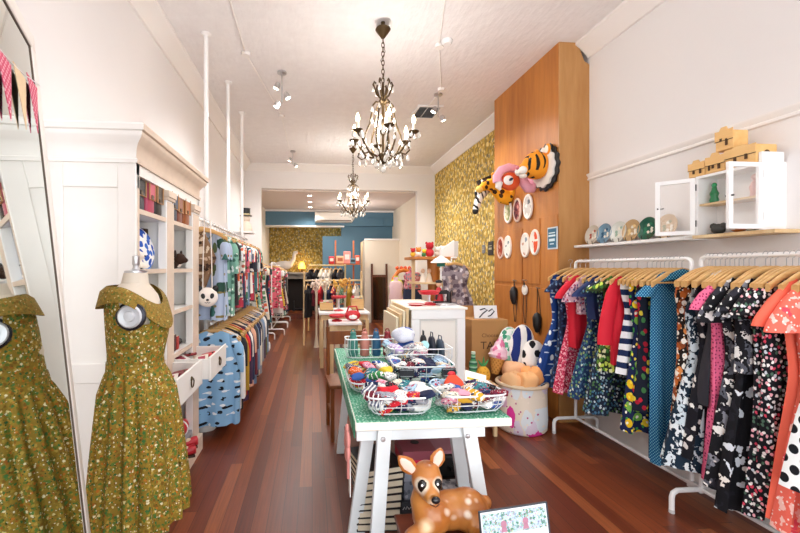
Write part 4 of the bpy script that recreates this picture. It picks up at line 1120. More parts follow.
# ------------------------------------------------------------------ under the table
def book(loc, sx, sy, h, c, label, rz=0, grp='books under the table'):
    t = thing('book', label, 'book', loc, rz, grp)
    put('cover', G().box(-sx / 2, sx / 2, -sy / 2, sy / 2, 0, .003).box(-sx / 2, sx / 2, -sy / 2, sy / 2, h - .003, h).box(sx / 2 - .004, sx / 2, -sy / 2, sy / 2, .003, h - .003), solid(c, .5), t)
    put('page_block', G().box(-sx / 2 + .005, sx / 2 - .005, -sy / 2 + .005, sy / 2 - .005, .003, h - .003), solid('#e3d8bf', .9), t)
    return t
z = .215
for i, (c, cn, h) in enumerate((('#1d1d22', 'black', .034), ('#2a2018', 'dark brown', .03), ('#16161a', 'black', .036), ('#26221f', 'charcoal', .03), ('#1b1d26', 'navy black', .034), ('#221d1a', 'umber', .03), ('#1a1a1f', 'jet black', .034), ('#2b2420', 'brown black', .03), ('#17181d', 'ink black', .03))):
    book((.315, 1.98, z), .2, .26, h, c, f'{cn} covered book, {ORD[i]} from bottom of the stack behind the splayed leg', R(-3 + 2 * i)); z += h + .0005
t = thing('display_crate', 'dark grey crate with chalk scribble under the table', 'box', (.5, 2.0, .215))
put('crate_body', G().box(-.085, .12, -.13, .13, 0, .118), solid('#3d4147', .7, var=.08), t)
put('chalk_scribble', G().tube([(-.07, -.131, .085), (-.062, -.131, .097), (-.056, -.131, .085), (-.05, -.131, .1), (-.04, -.131, .085), (-.032, -.131, .095), (-.022, -.131, .09)], .0022, 5), solid('#d9dde0', .9), t)
t = thing('gift_box', 'slate grey patterned gift box stacked on the dark crate', 'box', (.51, 2.0, .334))
t.scale = (1, 1, 1.35)
put('box_body', G().box(-.07, .09, -.11, .11, 0, .09), cells('grey_gift_paper', '#7d8390', [(40, .3, ['#a9aeb8', '#5d6470'], 1)]), t)
put('lid', G().box(-.073, .093, -.113, .113, .066, .094), solid('#8f96a4', .6), t)
t = thing('gift_box', 'bright pink gift box stacked on the slate grey box', 'box', (.51, 2.0, .464))
t.scale = (1, 1, 1.2)
put('box_body', G().box(-.07, .09, -.1, .1, 0, .075), solid('#d8244f', .5), t)
put('lid', G().box(-.073, .093, -.103, .103, .045, .08), solid('#8c4552', .5), t)
put('label_patch', G().lathe([(.001, 0), (.022, 0), (.022, .001), (.001, .001)], (.01, 0, .08), 16), solid('#2d2a2e', .6), t)
t = thing('black_suitcase', 'black flat case lying on boards behind the pink gift box', 'case', (.74, 2.28, .375))
put('case_body', G().box(-.13, .1, -.3, .3, 0, .12), M_BLACK, t, bevel=.012)
put('handle', G().tube([(-.05, -.3, .06), (-.045, -.33, .06), (.045, -.33, .06), (.05, -.3, .06)], .008, 6), M_BLACK, t)
t = thing('slatted_crate', 'dark slatted crate holding up the black case', 'crate', (.74, 2.28, .215))
put('crate_slat', G().box(-.13, .1, -.28, .28, 0, .03).box(-.13, .1, -.28, .28, .06, .09).box(-.13, .1, -.28, .28, .125, .158), solid('#4a3428', .6), t)
put('corner_post', G().box(-.125, -.1, -.27, -.24, .0, .157).box(.07, .095, -.27, -.24, 0, .157).box(-.125, -.1, .24, .27, 0, .157).box(.07, .095, .24, .27, 0, .157), solid('#2d2018', .6), t)
t = thing('pink_folder', 'dusty pink flat folder lying on the black case', 'folder', (.62 + .1, 2.2, .497))
put('folder_cover', G().box(-.12, .1, -.2, .2, 0, .014), solid('#9d6b7c', .6), t)
put('folder_tab', G().box(-.05, .02, -.215, -.2, .004, .01), solid('#b88796', .6), t)
t = thing('postcard_rack', 'small grey printed card box on the shelf behind the fawn', 'box', (.69, 1.88, .215))
put('box_body', G().box(-.06, .08, -.07, .07, 0, .17), cells('grey_photo_cards', '#b9bcc0', [(34, .42, ['#8d9298', '#d8dadc', '#5f666e'], .6)], axes='XY'), t)
put('lid', G().box(-.063, .083, -.073, .073, .15, .174), cells('grey_photo_cards', '#b9bcc0', []), t)
# crate carrying fawn and sign
t = thing('wooden_plinth', 'reddish brown wooden box under the fawn figure', 'plinth', (.56, 1.5, 0))
put('plinth_body', G().box(-.21, .28, -.15, .13, 0, .405), wood_mat('red_brown_plinth', '#5a2a1a', '#7a3d26', 4, 'X'), t)
put('plinth_top', G().box(-.22, .29, -.16, .14, .405, .425), wood_mat('red_brown_plinth', '#5a2a1a', '#7a3d26', 4, 'X'), t, bevel=.004)
# fawn figure
def fawn_mat():
    m = NT('painted_fawn', .28, spec=.5)
    v = m.coord()
    nz = m.noise(v, 9, 3)
    c = m.ramp(nz.outputs['Fac'], ['#a8622a', '#c08040'], 'LINEAR', [.35, .65])
    def spot(c, p, r, col, soft=.25, sc=(1, 1, 1)):
        d = m.n('ShaderNodeVectorMath', operation='DISTANCE')
        mv = m.mapping(v, sc); m.l(mv, d.inputs[0]); d.inputs[1].default_value = [p[i] * sc[i] for i in range(3)]
        k = m.n('ShaderNodeMapRange'); m.l(d.outputs['Value'], k.inputs[0])
        k.inputs[1].default_value = r * (1 - soft); k.inputs[2].default_value = r; k.inputs[3].default_value = .9; k.inputs[4].default_value = 0
        return m.mix(k.outputs[0], c, lin(col))
    for p, r in (((.02, -.02, .15), .02), ((.055, -.04, .135), .02), ((.02, -.05, .115), .022), ((.075, -.035, .165), .013), ((.1, -.03, .14), .016), ((.04, -.055, .09), .02), ((.09, -.05, .1), .018), ((.13, -.02, .13), .015)):
        c = spot(c, p, r, '#efe0cc', .6)
    c = spot(c, (-.056, -.105, .172), .034, '#efdcc0', .6)
    c = spot(c, (-.088, -.06, .221), .035, '#f3e6d2', .35)
    c = spot(c, (-.028, -.062, .223), .033, '#f3e6d2', .35)
    c = spot(c, (-.07, -.06, .07), .035, '#e6c79c', .7)
    c = spot(c, (-.056, -.02, .285), .03, '#8a4a1e', .8)
    m.base(c)
    return m.m
t = thing('fawn_figure', 'painted spotted fawn figure lying down with raised head and big ears', 'figurine', (.49, 1.50, .425))
g = G()
g.ell((.055, .03, .075), (.125, .075, .07), (0, -.1, 0)).ell((.115, .02, .078), (.082, .08, .08)).ell((-.03, .0, .075), (.08, .065, .07))
g.tube([(-.055, .0, .09), (-.075, -.005, .14), (-.062, -.01, .19)], [.056, .043, .04], 14)
g.ell((-.058, -.02, .224), (.06, .055, .056)).ell((-.056, -.015, .255), (.05, .045, .036))
g.tube([(-.058, -.045, .205), (-.058, -.085, .196), (-.056, -.102, .194)], [.043, .03, .024], 12)
g.tube([(-.06, -.03, .05), (-.13, -.06, .035), (-.155, -.085, .028), (-.1, -.11, .026), (-.02, -.115, .024)], [.034, .03, .026, .022, .017], 10)
g.tube([(.12, -.03, .06), (.17, -.075, .045), (.13, -.11, .03), (.04, -.12, .022)], [.05, .042, .028, .016], 10)
g.ell((.19, .02, .1), (.025, .02, .03))
for s, ex, ez in ((-1, -.105, .262), (1, -.005, .262)):
    pass
body = remesh(put('body', g, fawn_mat(), t), .006, 8)
for s in (-1, 1):
    base = Vector((-.097, -.01, .245)) if s < 0 else Vector((-.026, -.01, .262))
    tip = Vector((-.168, -.025, .318)) if s < 0 else Vector((.0, -.015, .338))
    rs = []; ax = tip - base
    sd = Vector((.6, 0, .8)) if s < 0 else Vector((1, 0, -.3)); sd = (sd - ax * sd.dot(ax) / ax.length_squared).normalized(); nn = ax.cross(sd).normalized()
    for k, (f, w) in enumerate(((0, .012), (.2, .024), (.5, .03), (.75, .022), (.93, .01), (1, .002))):
        p = base + ax * f
        rs.append([p + sd * w * math.cos(q) + nn * .007 * math.sin(q) for q in [2 * PI * j / 12 for j in range(12)]])
    e = put('ear', G().rings(rs), solid('#b96f30', .35), t)
    rs = [[p2 for p2 in [base + ax * f + Vector((0, -.0065, 0)) + sd * w * .66 * math.cos(q) + nn * .003 * math.sin(q) for q in [2 * PI * j / 12 for j in range(12)]]] for f, w in ((.15, .018), (.5, .028), (.75, .02), (.9, .008))]
    put('inner_ear', G().rings(rs), solid('#ecd0c0', .5), e)
    ey = (-.087, -.065, .224) if s < 0 else (-.029, -.066, .226)
    e = put('eye', G().ell(ey, (.0175, .011, .024), (0, 0, s * .35)), solid('#17110e', .08), t)
    put('eye_shine', G().ell((ey[0] - .004, ey[1] - .0105, ey[2] + .008), (.0045, .002, .005), n=8, k=5), solid('#f5f5f5', .2), e)
    put('eyelash', G().tube([(ey[0] + s * .015, ey[1] + .004, ey[2] + .01), (ey[0] + s * .004, ey[1] - .008, ey[2] + .02), (ey[0] - s * .014, ey[1] - .004, ey[2] + .014)], .002, 5), M_BLACK, e)
put('nose', G().ell((-.055, -.122, .204), (.0165, .011, .0125)), solid('#16161a', .12), t)
put('mouth', G().tube([(-.073, -.113, .185), (-.055, -.124, .181), (-.039, -.113, .185)], .0018, 5), solid('#4a2414', .5), t)
for p in ((-.012, -.117, .018), (.03, -.122, .018)):
    put('hoof', G().ell(p, (.016, .014, .013)), solid('#1d1816', .3), t)
# framed card in a clear stand, in front of the plinth
t = thing('sign_stand', 'small stool with a clear stand under the printed card', 'stool', (.70, 1.30, 0))
put('seat', G().box(-.13, .13, -.10, .06, .367, .392), M_DARKWOOD, t, bevel=.003)
for sx in (-1, 1):
    for yy in (-.07, .03): put('leg', G().box(sx * .11 - .014, sx * .11 + .014, yy - .014, yy + .014, 0, .367), M_DARKWOOD, t)
t = thing('printed_card', 'white card with a green and blue flower garden border in clear holder', 'sign', (.70, 1.29, .392), (R(-10), 0, R(8)))
cw = .128
put('acrylic_holder', G().box(-cw - .004, cw + .004, .0025, .0045, 0, .232).box(-cw - .004, cw + .004, -.04, .05, 0, .003), solid('#d5dce2', .15), t)
put('dark_edge', G().box(-cw - .004, cw + .004, -.0035, .0045, .23, .234).box(-cw - .005, -cw - .002, -.0035, .0045, .0, .234).box(cw + .002, cw + .005, -.0035, .0045, 0, .234), solid('#3d4650', .4), t)
put('card_sheet', G().box(-cw, cw, -.0015, .0025, .003, .23), solid('#e9eef4', .7), t)
put('flower_border', G().box(-cw + .004, cw - .004, -.0025, -.0015, .155, .222), cells('garden_border_print', '#b9cfdc', [(90, .42, ['#6f9a8a', '#8fb8b0', '#5a8f7a', '#c8d3de', '#9ab0c4'], 1, .8), (110, .2, ['#d6c86a', '#c8809a', '#8a7fb0', '#e2e6e6'], 1)]), t)
for x in (-.045, .04): put('mannequin_drawing', G().lathe([(.001, -.0036), (.011, -.0036), (.011, -.0025), (.001, -.0025)], (x, 0, .185), 14, 'Y').prism([(x - .012, .16), (x + .012, .16), (x + .007, .178), (x - .007, .178)], -.0036, -.0025), solid('#b77f95', .7), t)
put('print_line', G().box(-.03, .1, -.0022, -.0015, .126, .129).box(-.08, .1, -.0022, -.0015, .108, .111), solid('#b4bcc8', .8), t)

# ------------------------------------------------------------------ toys and bags by the chimney breast
t = thing('paper_sack', 'pink patterned paper sack with rolled top holding round peach toys', 'sack', (1.885, 3.46, 0))
t.scale = (1.16, 1.1, 1.12)
rs = []
for z, r0 in ((0, .17), (.02, .185), (.1, .19), (.22, .185), (.33, .18), (.37, .185), (.36, .165), (.2, .16), (.05, .16)):
    rs.append([(r0 * (1 + .03 * math.sin(5 * a + z * 9)) * math.cos(a), r0 * (1 + .04 * math.sin(4 * a + 2 + z * 7)) * math.sin(a), z) for a in [2 * PI * j / 36 for j in range(36)]])
put('sack_body', G().rings(rs, cap=True), cells('pink_blob_paper', '#e9dccb', [(9, .44, ['#df3f9a', '#e6bcd6', '#e9dccb', '#dfe6ea', '#d9d2c4', '#dcd0e0'], .9, .5, (1, .6, 1)), (16, .12, ['#b9628a', '#f0e2d2'], 1)]), t, ang=70)
put('rolled_rim', G().torus((0, 0, .37), .182, .016, 'Z', 30, 8), solid('#d8c3a5', .8, var=.1), t)
def cushion(loc, r, m, label, rot, th=.06, name='round_cushion', grp='cushions by the chimney breast', sx=1.0):
    t = thing(name, label, 'cushion', loc, rot, grp)
    prof = [(.001, -th), (r * .55, -th * .92), (r * .88, -th * .5), (r, 0), (r * .88, th * .5), (r * .55, th * .92), (.001, th)]
    g = G().lathe(prof, n=28, axis='Y')
    if sx != 1: g.v = [(x * sx, y, z) for x, y, z in g.v]
    put('cushion_cover', g, m, t)
    put('piping', G().torus((0, 0, 0), r, .005, 'Y', 28, 6, sx, 1), solid('#f2efe9', .8), t)
    return t
for i, (x, y, z, r, c, l) in enumerate(((1.77, 3.40, .45, .085, '#eab987', 'peach plush ball resting in the sack, first from the table'), (1.87, 3.34, .46, .08, '#f0b77d', 'peach plush ball at the sack front'), (1.95, 3.42, .48, .09, '#f0a868', 'orange peach plush ball on the sack beside the boat dress'), (1.84, 3.52, .50, .09, '#e6b48a', 'peach plush ball at the back of the sack'))):
    t = thing('plush_ball', l, 'soft toy', (x, y, z), 0, 'plush balls in the sack')
    put('plush_body', LUMPS[i], solid(c, .9, var=.06, vs=20), t, scale=(r, r, r * .85))
    put('seam', G().torus((0, 0, 0), r * .98, .003, 'Y', 20, 5, 1, .85), solid('#d99a5f', .9), t)
st = thing('toy_crate', 'low brown crate behind the sack carrying the cushions', 'crate', (1.72, 3.96, 0))
put('crate_body', G().box(-.32, .5, -.2, .2, 0, .42), wood_mat('crate_brown', '#7a4d2c', '#96643c', 4, 'X'), st)
put('crate_lid', G().box(-.33, .51, -.21, .21, .42, .44), wood_mat('crate_brown', '#7a4d2c', '#96643c', 4, 'X'), st)
cushion((1.90, 3.70, .66), .215, cells('green_leaf_cushion', '#e6ebe4', [(16, .4, ['#5fae8a', '#8cc7a8', '#3f8f6f'], 1, .8)]), 'oval cushion with green leaf strokes', (R(-12), R(8), .1), sx=.62)
cushion((1.99, 3.64, .69), .215, stripes('navy_cream_stripe', ['#1d2f72', '#eceae4', '#1d2f72', '#eceae4'], 4.2, 'X'), 'oval navy and cream striped cushion', (R(-12), R(14), .1), sx=.62)
cushion((2.06, 3.56, .62), .15, cells('panda_spot', '#efeae2', [(8, .3, ['#16161a'], .7, .3)]), 'white cushion with black panda patches', (R(-10), R(10), .15), sx=.9)
t = thing('ice_cream_cushion', 'pink swirl ice cream shaped cushion with waffle cone', 'cushion', (1.71, 3.62, .45), (R(-8), R(14), 0))
put('swirl', G().lathe([(.001, .14), (.07, .145), (.09, .17), (.075, .2), (.078, .225), (.05, .26), (.045, .29), (.02, .33), (.001, .36)], n=22), cells('pink_swirl', '#efc6d4', [(14, .4, ['#e07aa0', '#f4e0e6'], 1, .9)]), t)
put('cone', G().lathe([(.03, 0), (.07, .15), (.001, .155)], n=20), cells('waffle_weave', '#c98f4a', [(34, .3, ['#a8702f'], 0)]), t)
t = thing('pineapple_lamp', 'small golden pineapple shape beside the cardboard box', 'ornament', (1.50, 3.4, .44))
put('fruit', G().ell((0, 0, .07), (.06, .06, .075), n=18, k=12), cells('pineapple_skin', '#e0a53a', [(40, .3, ['#c07f22'], 0)], flat=False), t)
put('crown_leaf', G().tube([(0, 0, .14), (.03, 0, .17), (.05, 0, .2)], [.012, .01, .002], 6).tube([(0, 0, .14), (-.03, 0, .17), (-.05, 0, .2)], [.012, .01, .002], 6).tube([(0, 0, .14), (0, -.01, .19), (0, -.01, .23)], [.012, .01, .002], 6), solid('#3f8a4a', .7), t)
put('base', G().lathe([(.04, 0), (.045, .005), (.001, .008)], n=14), M_PALE, t)
t = thing('green_bottle', 'green patterned bottle standing next to the pineapple shape', 'bottle', (1.31, 3.23, .62))
t.location = (1.43, 3.45, .44)
put('bottle_body', G().lathe([(.001, 0), (.035, 0), (.036, .16), (.02, .2), (.018, .25), (.001, .252)], n=16), stripes('green_bands', ['#4a8a5a', '#2f5f4a', '#8fb89a'], 22, 'Z'), t)
put('cap', G().lathe([(.02, .24), (.02, .26), (.001, .262)], n=12), solid('#c9d8c2', .5), t)
t = thing('low_stand', 'low stand under the pineapple shape and green bottle', 'stand', (1.46, 3.42, 0))
put('stand_top', G().box(-.1, .13, -.12, .12, .42, .439), M_PALE, t)
for sx in (-.08, .11):
    for yy in (-.1, .1): put('leg', G().box(sx - .014, sx + .014, yy - .014, yy + .014, 0, .42), M_PALE, t)
t = thing('cardboard_box', 'brown cardboard box with dark print standing on the crate', 'box', (1.74, 3.93, .441))
t.scale = (1.05, 1, 1.05)
M_CARD = solid('#b1834f', .85, var=.05)
put('carton', G().box(-.175, .175, -.14, .14, 0, .47), M_CARD, t)
put('flap', G().obox((0, .15, .52), (.35, .008, .12), (R(-12), 0, 0)), M_CARD, t)
def text_mesh(body, size, name='printed_text'):
    cu = bpy.data.curves.new(name, 'FONT'); cu.body = body; cu.size = size; cu.align_x = 'CENTER'; cu.extrude = .0006
    o = bpy.data.objects.new(name, cu); COL.objects.link(o)
    dg = bpy.context.evaluated_depsgraph_get()
    me = bpy.data.meshes.new_from_object(o.evaluated_get(dg))
    bpy.data.objects.remove(o)
    return me
put('lettering', text_mesh('TAXI', .1), solid('#4a3320', .8), t, (.02, -.1405, .2), (R(90), 0, 0))
put('lettering', text_mesh('Choose', .05), solid('#6a4a2c', .8), t, (0, -.1405, .31), (R(90), 0, 0))
t = thing('photo_card', 'white card with dark pattern on top of the cardboard box', 'card', (1.745, 3.89, .937), (R(-10), 0, 0))
put('card_sheet', G().box(-.12, .12, -.003, .003, 0, .13), solid('#eef0f2', .7), t)
put('card_print', G().tube([(-.07, -.004, .01), (-.03, -.004, .05), (.02, -.004, .085), (-.01, -.004, .1), (-.06, -.004, .085)], .006, 6).tube([(.02, -.004, .02), (.05, -.004, .03), (.09, -.004, .07), (.07, -.004, .095), (.03, -.004, .07)], .006, 6), solid('#30323c', .7), t)
# ------------------------------------------------------------------ wall cabinet, shelf, plates, plywood houses
t = thing('wall_shelf', 'long white wall shelf of decorative plates beside the open wall cabinet', 'shelf')
put('shelf_board', G().box(2.43, XR - .001, 2.42, 3.53, 1.632, 1.655), M_WHITE, t, bevel=.003)
put('back_rail', G().box(XR - .016, XR - .001, 2.42, 3.53, 1.655, 1.672), M_WHITE, t)
plates = [(3.42, '#c9c2b4', 'plate_red', '#a8503c', 'stone grey plate with rust red figure'), (3.27, '#6d8fa6', 'plate_blue', '#2f5a7a', 'dusty blue glazed plate'), (3.11, '#d3d6cf', 'plate_mint', '#8fae9c', 'pale grey green plate'), (2.975, '#b99a70', 'plate_gold', '#e0c48a', 'bronze rimmed plate with gold swirl'), (2.82, '#1f5a48', 'plate_green', '#2f7a5a', 'dark green plate with gold fleck'), (2.655, '#c4a884', 'plate_sand', '#8a8a6a', 'sand coloured plate behind the glazed cabinet door')]
for i, (y, c, n, c2, l) in enumerate(plates):
    tt = disc_plate('decorative_plate', (2.53, y, 1.657), .088, (solid(c, .25), cells(n, c, [(30, .4, [c2, '#e6e0d2', c2], 1, .6)], axes='YZ')), l + ' on the wall shelf', 'plate', lean=R(-10), grp='decorative plates on the wall shelf', rz=PI)
    put('stand', G().tube([(-.03, -.03, .002), (.02, -.03, .002), (.03, -.03, .03)], .003, 5).tube([(-.03, .03, .002), (.02, .03, .002), (.03, .03, .03)], .003, 5).cyl((-.03, -.033, .002), (-.03, .033, .002), .003, 5), M_BLACK, tt)
cy0, cy1, cx, z0, z1 = 1.98, 2.36, 2.45, 1.655, 2.03
t = thing('wall_cabinet', 'small white wall cabinet with both glazed doors standing open', 'cabinet')
put('back', G().box(XR - .016, XR - .001, cy0, cy1, z0, z1), solid('#f1efee', .6), t)
put('side', G().box(cx, XR - .016, cy0, cy0 + .016, z0, z1 + .055), M_WHITE, t)
put('side', G().box(cx, XR - .016, cy1 - .016, cy1, z0, z1), M_WHITE, t)
put('top', G().box(cx, XR - .016, cy0 + .016, cy1 - .016, z1 - .016, z1), M_WHITE, t)
put('bottom', G().box(cx - .012, XR - .001, cy0 - .07, cy1 + .01, z0 - .02, z0), M_PALE, t)
put('inner_shelf', G().box(cx + .01, XR - .016, cy0 + .016, cy1 - .016, 1.84, 1.852), M_PALE, t)
def cab_door(w, h, hand):
    g = G(); f = .026
    g.box(0, f, -.009, .009, 0, h).box(w - f, w, -.009, .009, 0, h).box(f, w - f, -.009, .009, 0, f).box(f, w - f, -.009, .009, h - f, h)
    return g
for k, (hy, ang) in enumerate(((cy0, PI), (cy1, PI - R(48)))):
    d = put('glazed_door', cab_door(.205, z1 - z0 - .012, 0), M_WHITE, t, (cx - .002, hy, z0 + .006), (0, 0, ang), bevel=.002)
    put('pane', G().box(.026, .179, -.002, .002, .026, z1 - z0 - .038), glass('window_glass', alpha=.1), d)
    put('hinge', G().cyl((0, 0, .05), (0, 0, .09), .007, 8).cyl((0, 0, .28), (0, 0, .32), .007, 8), M_BLACK, d)
    put('latch', G().cyl((.19, -.02, .18), (.19, .02, .18), .005, 8).tube([(.19, -.022, .18), (.16, -.026, .185)], .004, 6), M_BLACK, d)
t = thing('green_figurine', 'green glass bottle figure on the wall cabinet inner shelf', 'figurine', (2.51, 2.295, 1.853))
put('figure_body', G().lathe([(.001, 0), (.02, 0), (.024, .02), (.018, .04), (.024, .06), (.015, .08), (.012, .1), (.001, .102)], n=14), solid('#1f7a4a', .2), t)
put('figure_head', G().ell((0, 0, .112), (.014, .014, .016)), solid('#2a8f5a', .2), t)
put('base', G().lathe([(.026, -.0), (.026, .004), (.001, .005)], n=14), solid('#175c38', .3), t)
t = thing('pink_figurine', 'dusty pink figure behind the glazed door on inner shelf', 'figurine', (2.53, 2.08, 1.853))
put('figure_body', G().lathe([(.001, 0), (.024, 0), (.02, .03), (.026, .06), (.014, .09), (.001, .1)], n=14), solid('#d9a49a', .5), t)
put('figure_head', G().ell((0, 0, .115), (.018, .018, .02)), solid('#e0b3a8', .5), t)
t = thing('dark_figurine', 'dark grey carved block on the bottom of the wall cabinet', 'figurine', (2.51, 2.27, 1.656))
put('carved_body', G().ell((0, 0, .032), (.03, .042, .034), n=10, k=6).ell((0, -.03, .05), (.018, .018, .02), n=8, k=5).ell((0, .03, .052), (.018, .018, .02), n=8, k=5), solid('#34332f', .6, var=.3, vs=50), t)
put('foot_plate', G().box(-.03, .03, -.045, .045, 0, .005), M_BLACK, t)
for i, (c, cn) in enumerate((('#d9a07f', 'terracotta pink'), ('#b9b6a4', 'grey green'), ('#c9c3b2', 'putty'))):
    t = thing('tea_bowl', f'{cn} little bowl on the bottom of the wall cabinet', 'bowl', (2.53, 2.155 - .055 * i, 1.656), 0, 'little bowls in the wall cabinet')
    put('bowl_body', G().lathe([(.001, 0), (.014, 0), (.026, .02), (.027, .042), (.024, .042), (.022, .02), (.001, .006)], n=16), solid(c, .4), t)
    put('foot_ring', G().lathe([(.013, 0), (.014, .003), (.001, .004)], n=12), solid(c, .5), t)
t = thing('copper_dish', 'small copper dish under the glazed door on the cabinet base board', 'dish', (2.475, 2.12, 1.656))
put('dish_body', G().lathe([(.001, 0), (.018, 0), (.034, .012), (.032, .014), (.001, .004)], n=18), solid('#b9703a', .3, .8), t)
put('knob', G().ell((0, 0, .008), (.006, .006, .006), n=8, k=5), solid('#8a4f28', .3, .8), t)
def house(y0, y1, z, h, x0, x1, label, gable, holes, circle=False, rnd_corner=True):
    t = thing('plywood_house_box', label, 'money box', ((x0 + x1) / 2, (y0 + y1) / 2, z), 0, 'plywood house boxes on the wall cabinet')
    hx, hy = (x1 - x0) / 2, (y1 - y0) / 2
    put('house_body', G().box(-hx, hx, -hy, hy, 0, h), M_PLY, t, bevel=.007)
    g = G()
    poly = [(-hy, h * .55), (hy, h * .55), (hy, h + gable * .4), (hy * .5, h + gable * .3), (hy * .3, h + gable), (-hy * .3, h + gable), (-hy * .5, h + gable * .3), (-hy, h + gable * .4)]
    g.prism(poly, -hx - .004, -hx, 'YZ')
    put('gable_front', g, M_PLY, t)
    g = G(); md = solid('#4a2f17', .8)
    for (y, zz, w, hh) in holes:
        g.box(-hx - .005, -hx - .0005, y * hy - w / 2, y * hy + w / 2, zz * h, zz * h + hh)
    put('cut_pattern', g, md, t)
    g = G().box(-hx - .005, -hx - .0005, -hy, hy, h * .52, h * .55)
    put('burnt_edge', g, md, t)
    if circle: put('round_window', G().lathe([(.001, -hy - .001), (.019, -hy - .001), (.019, -hy + .003), (.001, -hy + .003)], (0, 0, h * .5), 20, 'Y'), md, t)
house(2.30, 2.41, 2.031, .08, 2.45, 2.55, 'plywood house box nearest the plates', .025, ((-.5, .2, .012, .03), (.3, .25, .012, .02)))
house(2.175, 2.295, 2.031, .09, 2.45, 2.56, 'plywood house box in the middle of the lower row', .03, ((-.4, .2, .014, .03), (.2, .3, .012, .02), (.6, .2, .01, .03)))
house(2.0, 2.17, 2.031, .105, 2.44, 2.57, 'plywood house box with a round window in its end', .012, ((-.4, .3, .014, .03), (.3, .2, .014, .035)), True)
house(2.13, 2.235, 2.149, .11, 2.45, 2.55, 'plywood house box stacked on top of the row', .03, ((-.3, .25, .012, .04), (.3, .55, .014, .014)))

# ------------------------------------------------------------------ on the timber breast
def oval(y, z, mats, label, ry=.085, rz=.135):
    t = thing('oval_plaque', label, 'plaque', (BX - .0085, y, z), 0, 'oval plaques on the timber chimney breast')
    def ring(x, k): return [(x, ry * k * math.cos(a), rz * k * math.sin(a)) for a in [2 * PI * j / 32 for j in range(32)]]
    put('plaque_rim', G().rings([ring(0, .97), ring(-.012, 1), ring(-.02, .96), ring(-.02, .84), ring(-.012, .8)]), mats[0], t)
    put('plaque_picture', G().rings([ring(-.011, .8), ring(-.0135, .8)]), mats[1], t)
wr = solid('#efe9df', .4)
oval(4.493, 2.10, (wr, cells('plq_a', '#b9b58a', [(22, .4, ['#8a9a6a', '#d9d2b4'], 1, .6)], axes='YZ')), 'oval plaque with sage green picture, top row, by the wallpaper')
oval(4.28, 2.09, (solid('#e0c8b8', .4), cells('plq_b', '#8a4a4a', [(20, .4, ['#c98a80', '#5f2f3a'], 1, .6)], axes='YZ')), 'oval plaque with plum brown picture, middle of top row')
oval(4.06, 2.095, (wr, cells('plq_c', '#c9c4be', [(14, .34, ['#6a6a6c', '#e6e2dc'], 1, .6)], axes='YZ')), 'oval plaque with grey bird picture, top row, by the tiger')
oval(4.678, 1.69, (solid('#ecd2c4', .4), cells('plq_d', '#b4503a', [(16, .4, ['#8a3a2f', '#d99a80'], 1, .6)], axes='YZ')), 'oval plaque with rust red picture, lower row, by the wallpaper')
oval(4.50, 1.69, (wr, cells('plq_e', '#efe9e0', [(14, .25, ['#7a8a8c'], 1, .6)], axes='YZ')), 'white oval plaque, lower row, overlapping the rust red one')
oval(4.115, 1.69, (wr, cells('plq_f', '#e9e4da', [(12, .28, ['#8a9aa0', '#c9a08a'], 1, .6)], axes='YZ')), 'white oval plaque with blue grey sprig, lower row')
oval(3.93, 1.71, (wr, cells('plq_g', '#e9e0d4', [(6, .42, ['#d9542f'], .3, .6)], axes='YZ')), 'white oval plaque with bright orange red motif, lower row')
t = thing('blue_sign', 'small framed blue notice on the timber breast near its corner', 'sign', (BX - .0085, 3.63, 1.73))
put('frame', G().box(-.01, 0, -.075, .075, -.105, .105), solid('#d5dde0', .5), t)
put('notice', G().box(-.0125, -.01, -.065, .065, -.092, .092), solid('#2f6a88', .6), t)
put('notice_line', G().box(-.0135, -.0125, -.05, .05, .045, .055).box(-.0135, -.0125, -.055, .055, .015, .032).box(-.0135, -.0125, -.045, .045, -.03, -.005).box(-.0135, -.0125, -.03, .03, -.06, -.05), solid('#d8ecf2', .6), t)
# light switches on the wallpaper
for y, c, w, h, l in ((5.62, '#241c18', .16, .2, 'dark framed notice on the yellow wallpaper beside the timber breast'), (5.86, '#7f8288', .1, .13, 'grey switch plate beside the dark notice on wallpaper')):
    t = thing('switch_plate' if h < .15 else 'dark_sign', l, 'switch' if h < .15 else 'sign', (XR - .001, y, 1.73))
    put('plate', G().box(-.014, 0, -w / 2, w / 2, -h / 2, h / 2), solid(c, .5), t, bevel=.003)
    put('marking', G().box(-.016, -.014, -w * .3, w * .3, -h * .1, h * .05).box(-.016, -.014, -w * .3, w * .3, h * .15, h * .2), solid('#b9b49a', .6), t)
# pendants on hooks
for i, (y, zt, l) in enumerate(((4.32, 1.30, 'long black tassel necklace on the hook nearest the wallpaper'), (4.11, 1.31, 'necklace with white and black disc on the middle hook'), (3.85, 1.24, 'black tasselled cord on the hook by the breast corner'))):
    t = thing('necklace', l, 'necklace', (BX - .0085, y, zt), 0, 'necklaces on the timber breast')
    put('peg', G().cyl((0, 0, 0), (-.04, 0, .008), .007, 8), M_STEEL, t)
    for s in (-1, 1): put('cord', G().tube([(-.028, 0, .01), (-.016, s * .02, -.12), (-.014, s * .035, -.3), (-.014, s * .012, -.46)], .004, 5), M_BLACK, t)
    if i == 1: put('disc_pendant', G().lathe([(.001, -.022), (.055, -.022), (.055, -.012), (.001, -.012)], (0, 0, -.1), 20, 'X').lathe([(.001, -.026), (.03, -.026), (.03, -.022), (.001, -.022)], (0, 0, -.1), 16, 'X'), solid('#e9e6e0', .5), t)
    zz = (-.12, -.02, -.3)[i]
    if i != 1: put('tassel', G().lathe([(.001, zz + .06), (.03, zz + .04), (.045, zz), (.04, zz - .08), (.02, zz - .14), (.001, zz - .15)], (-.03, 0, 0), 12), M_BLACK, t)
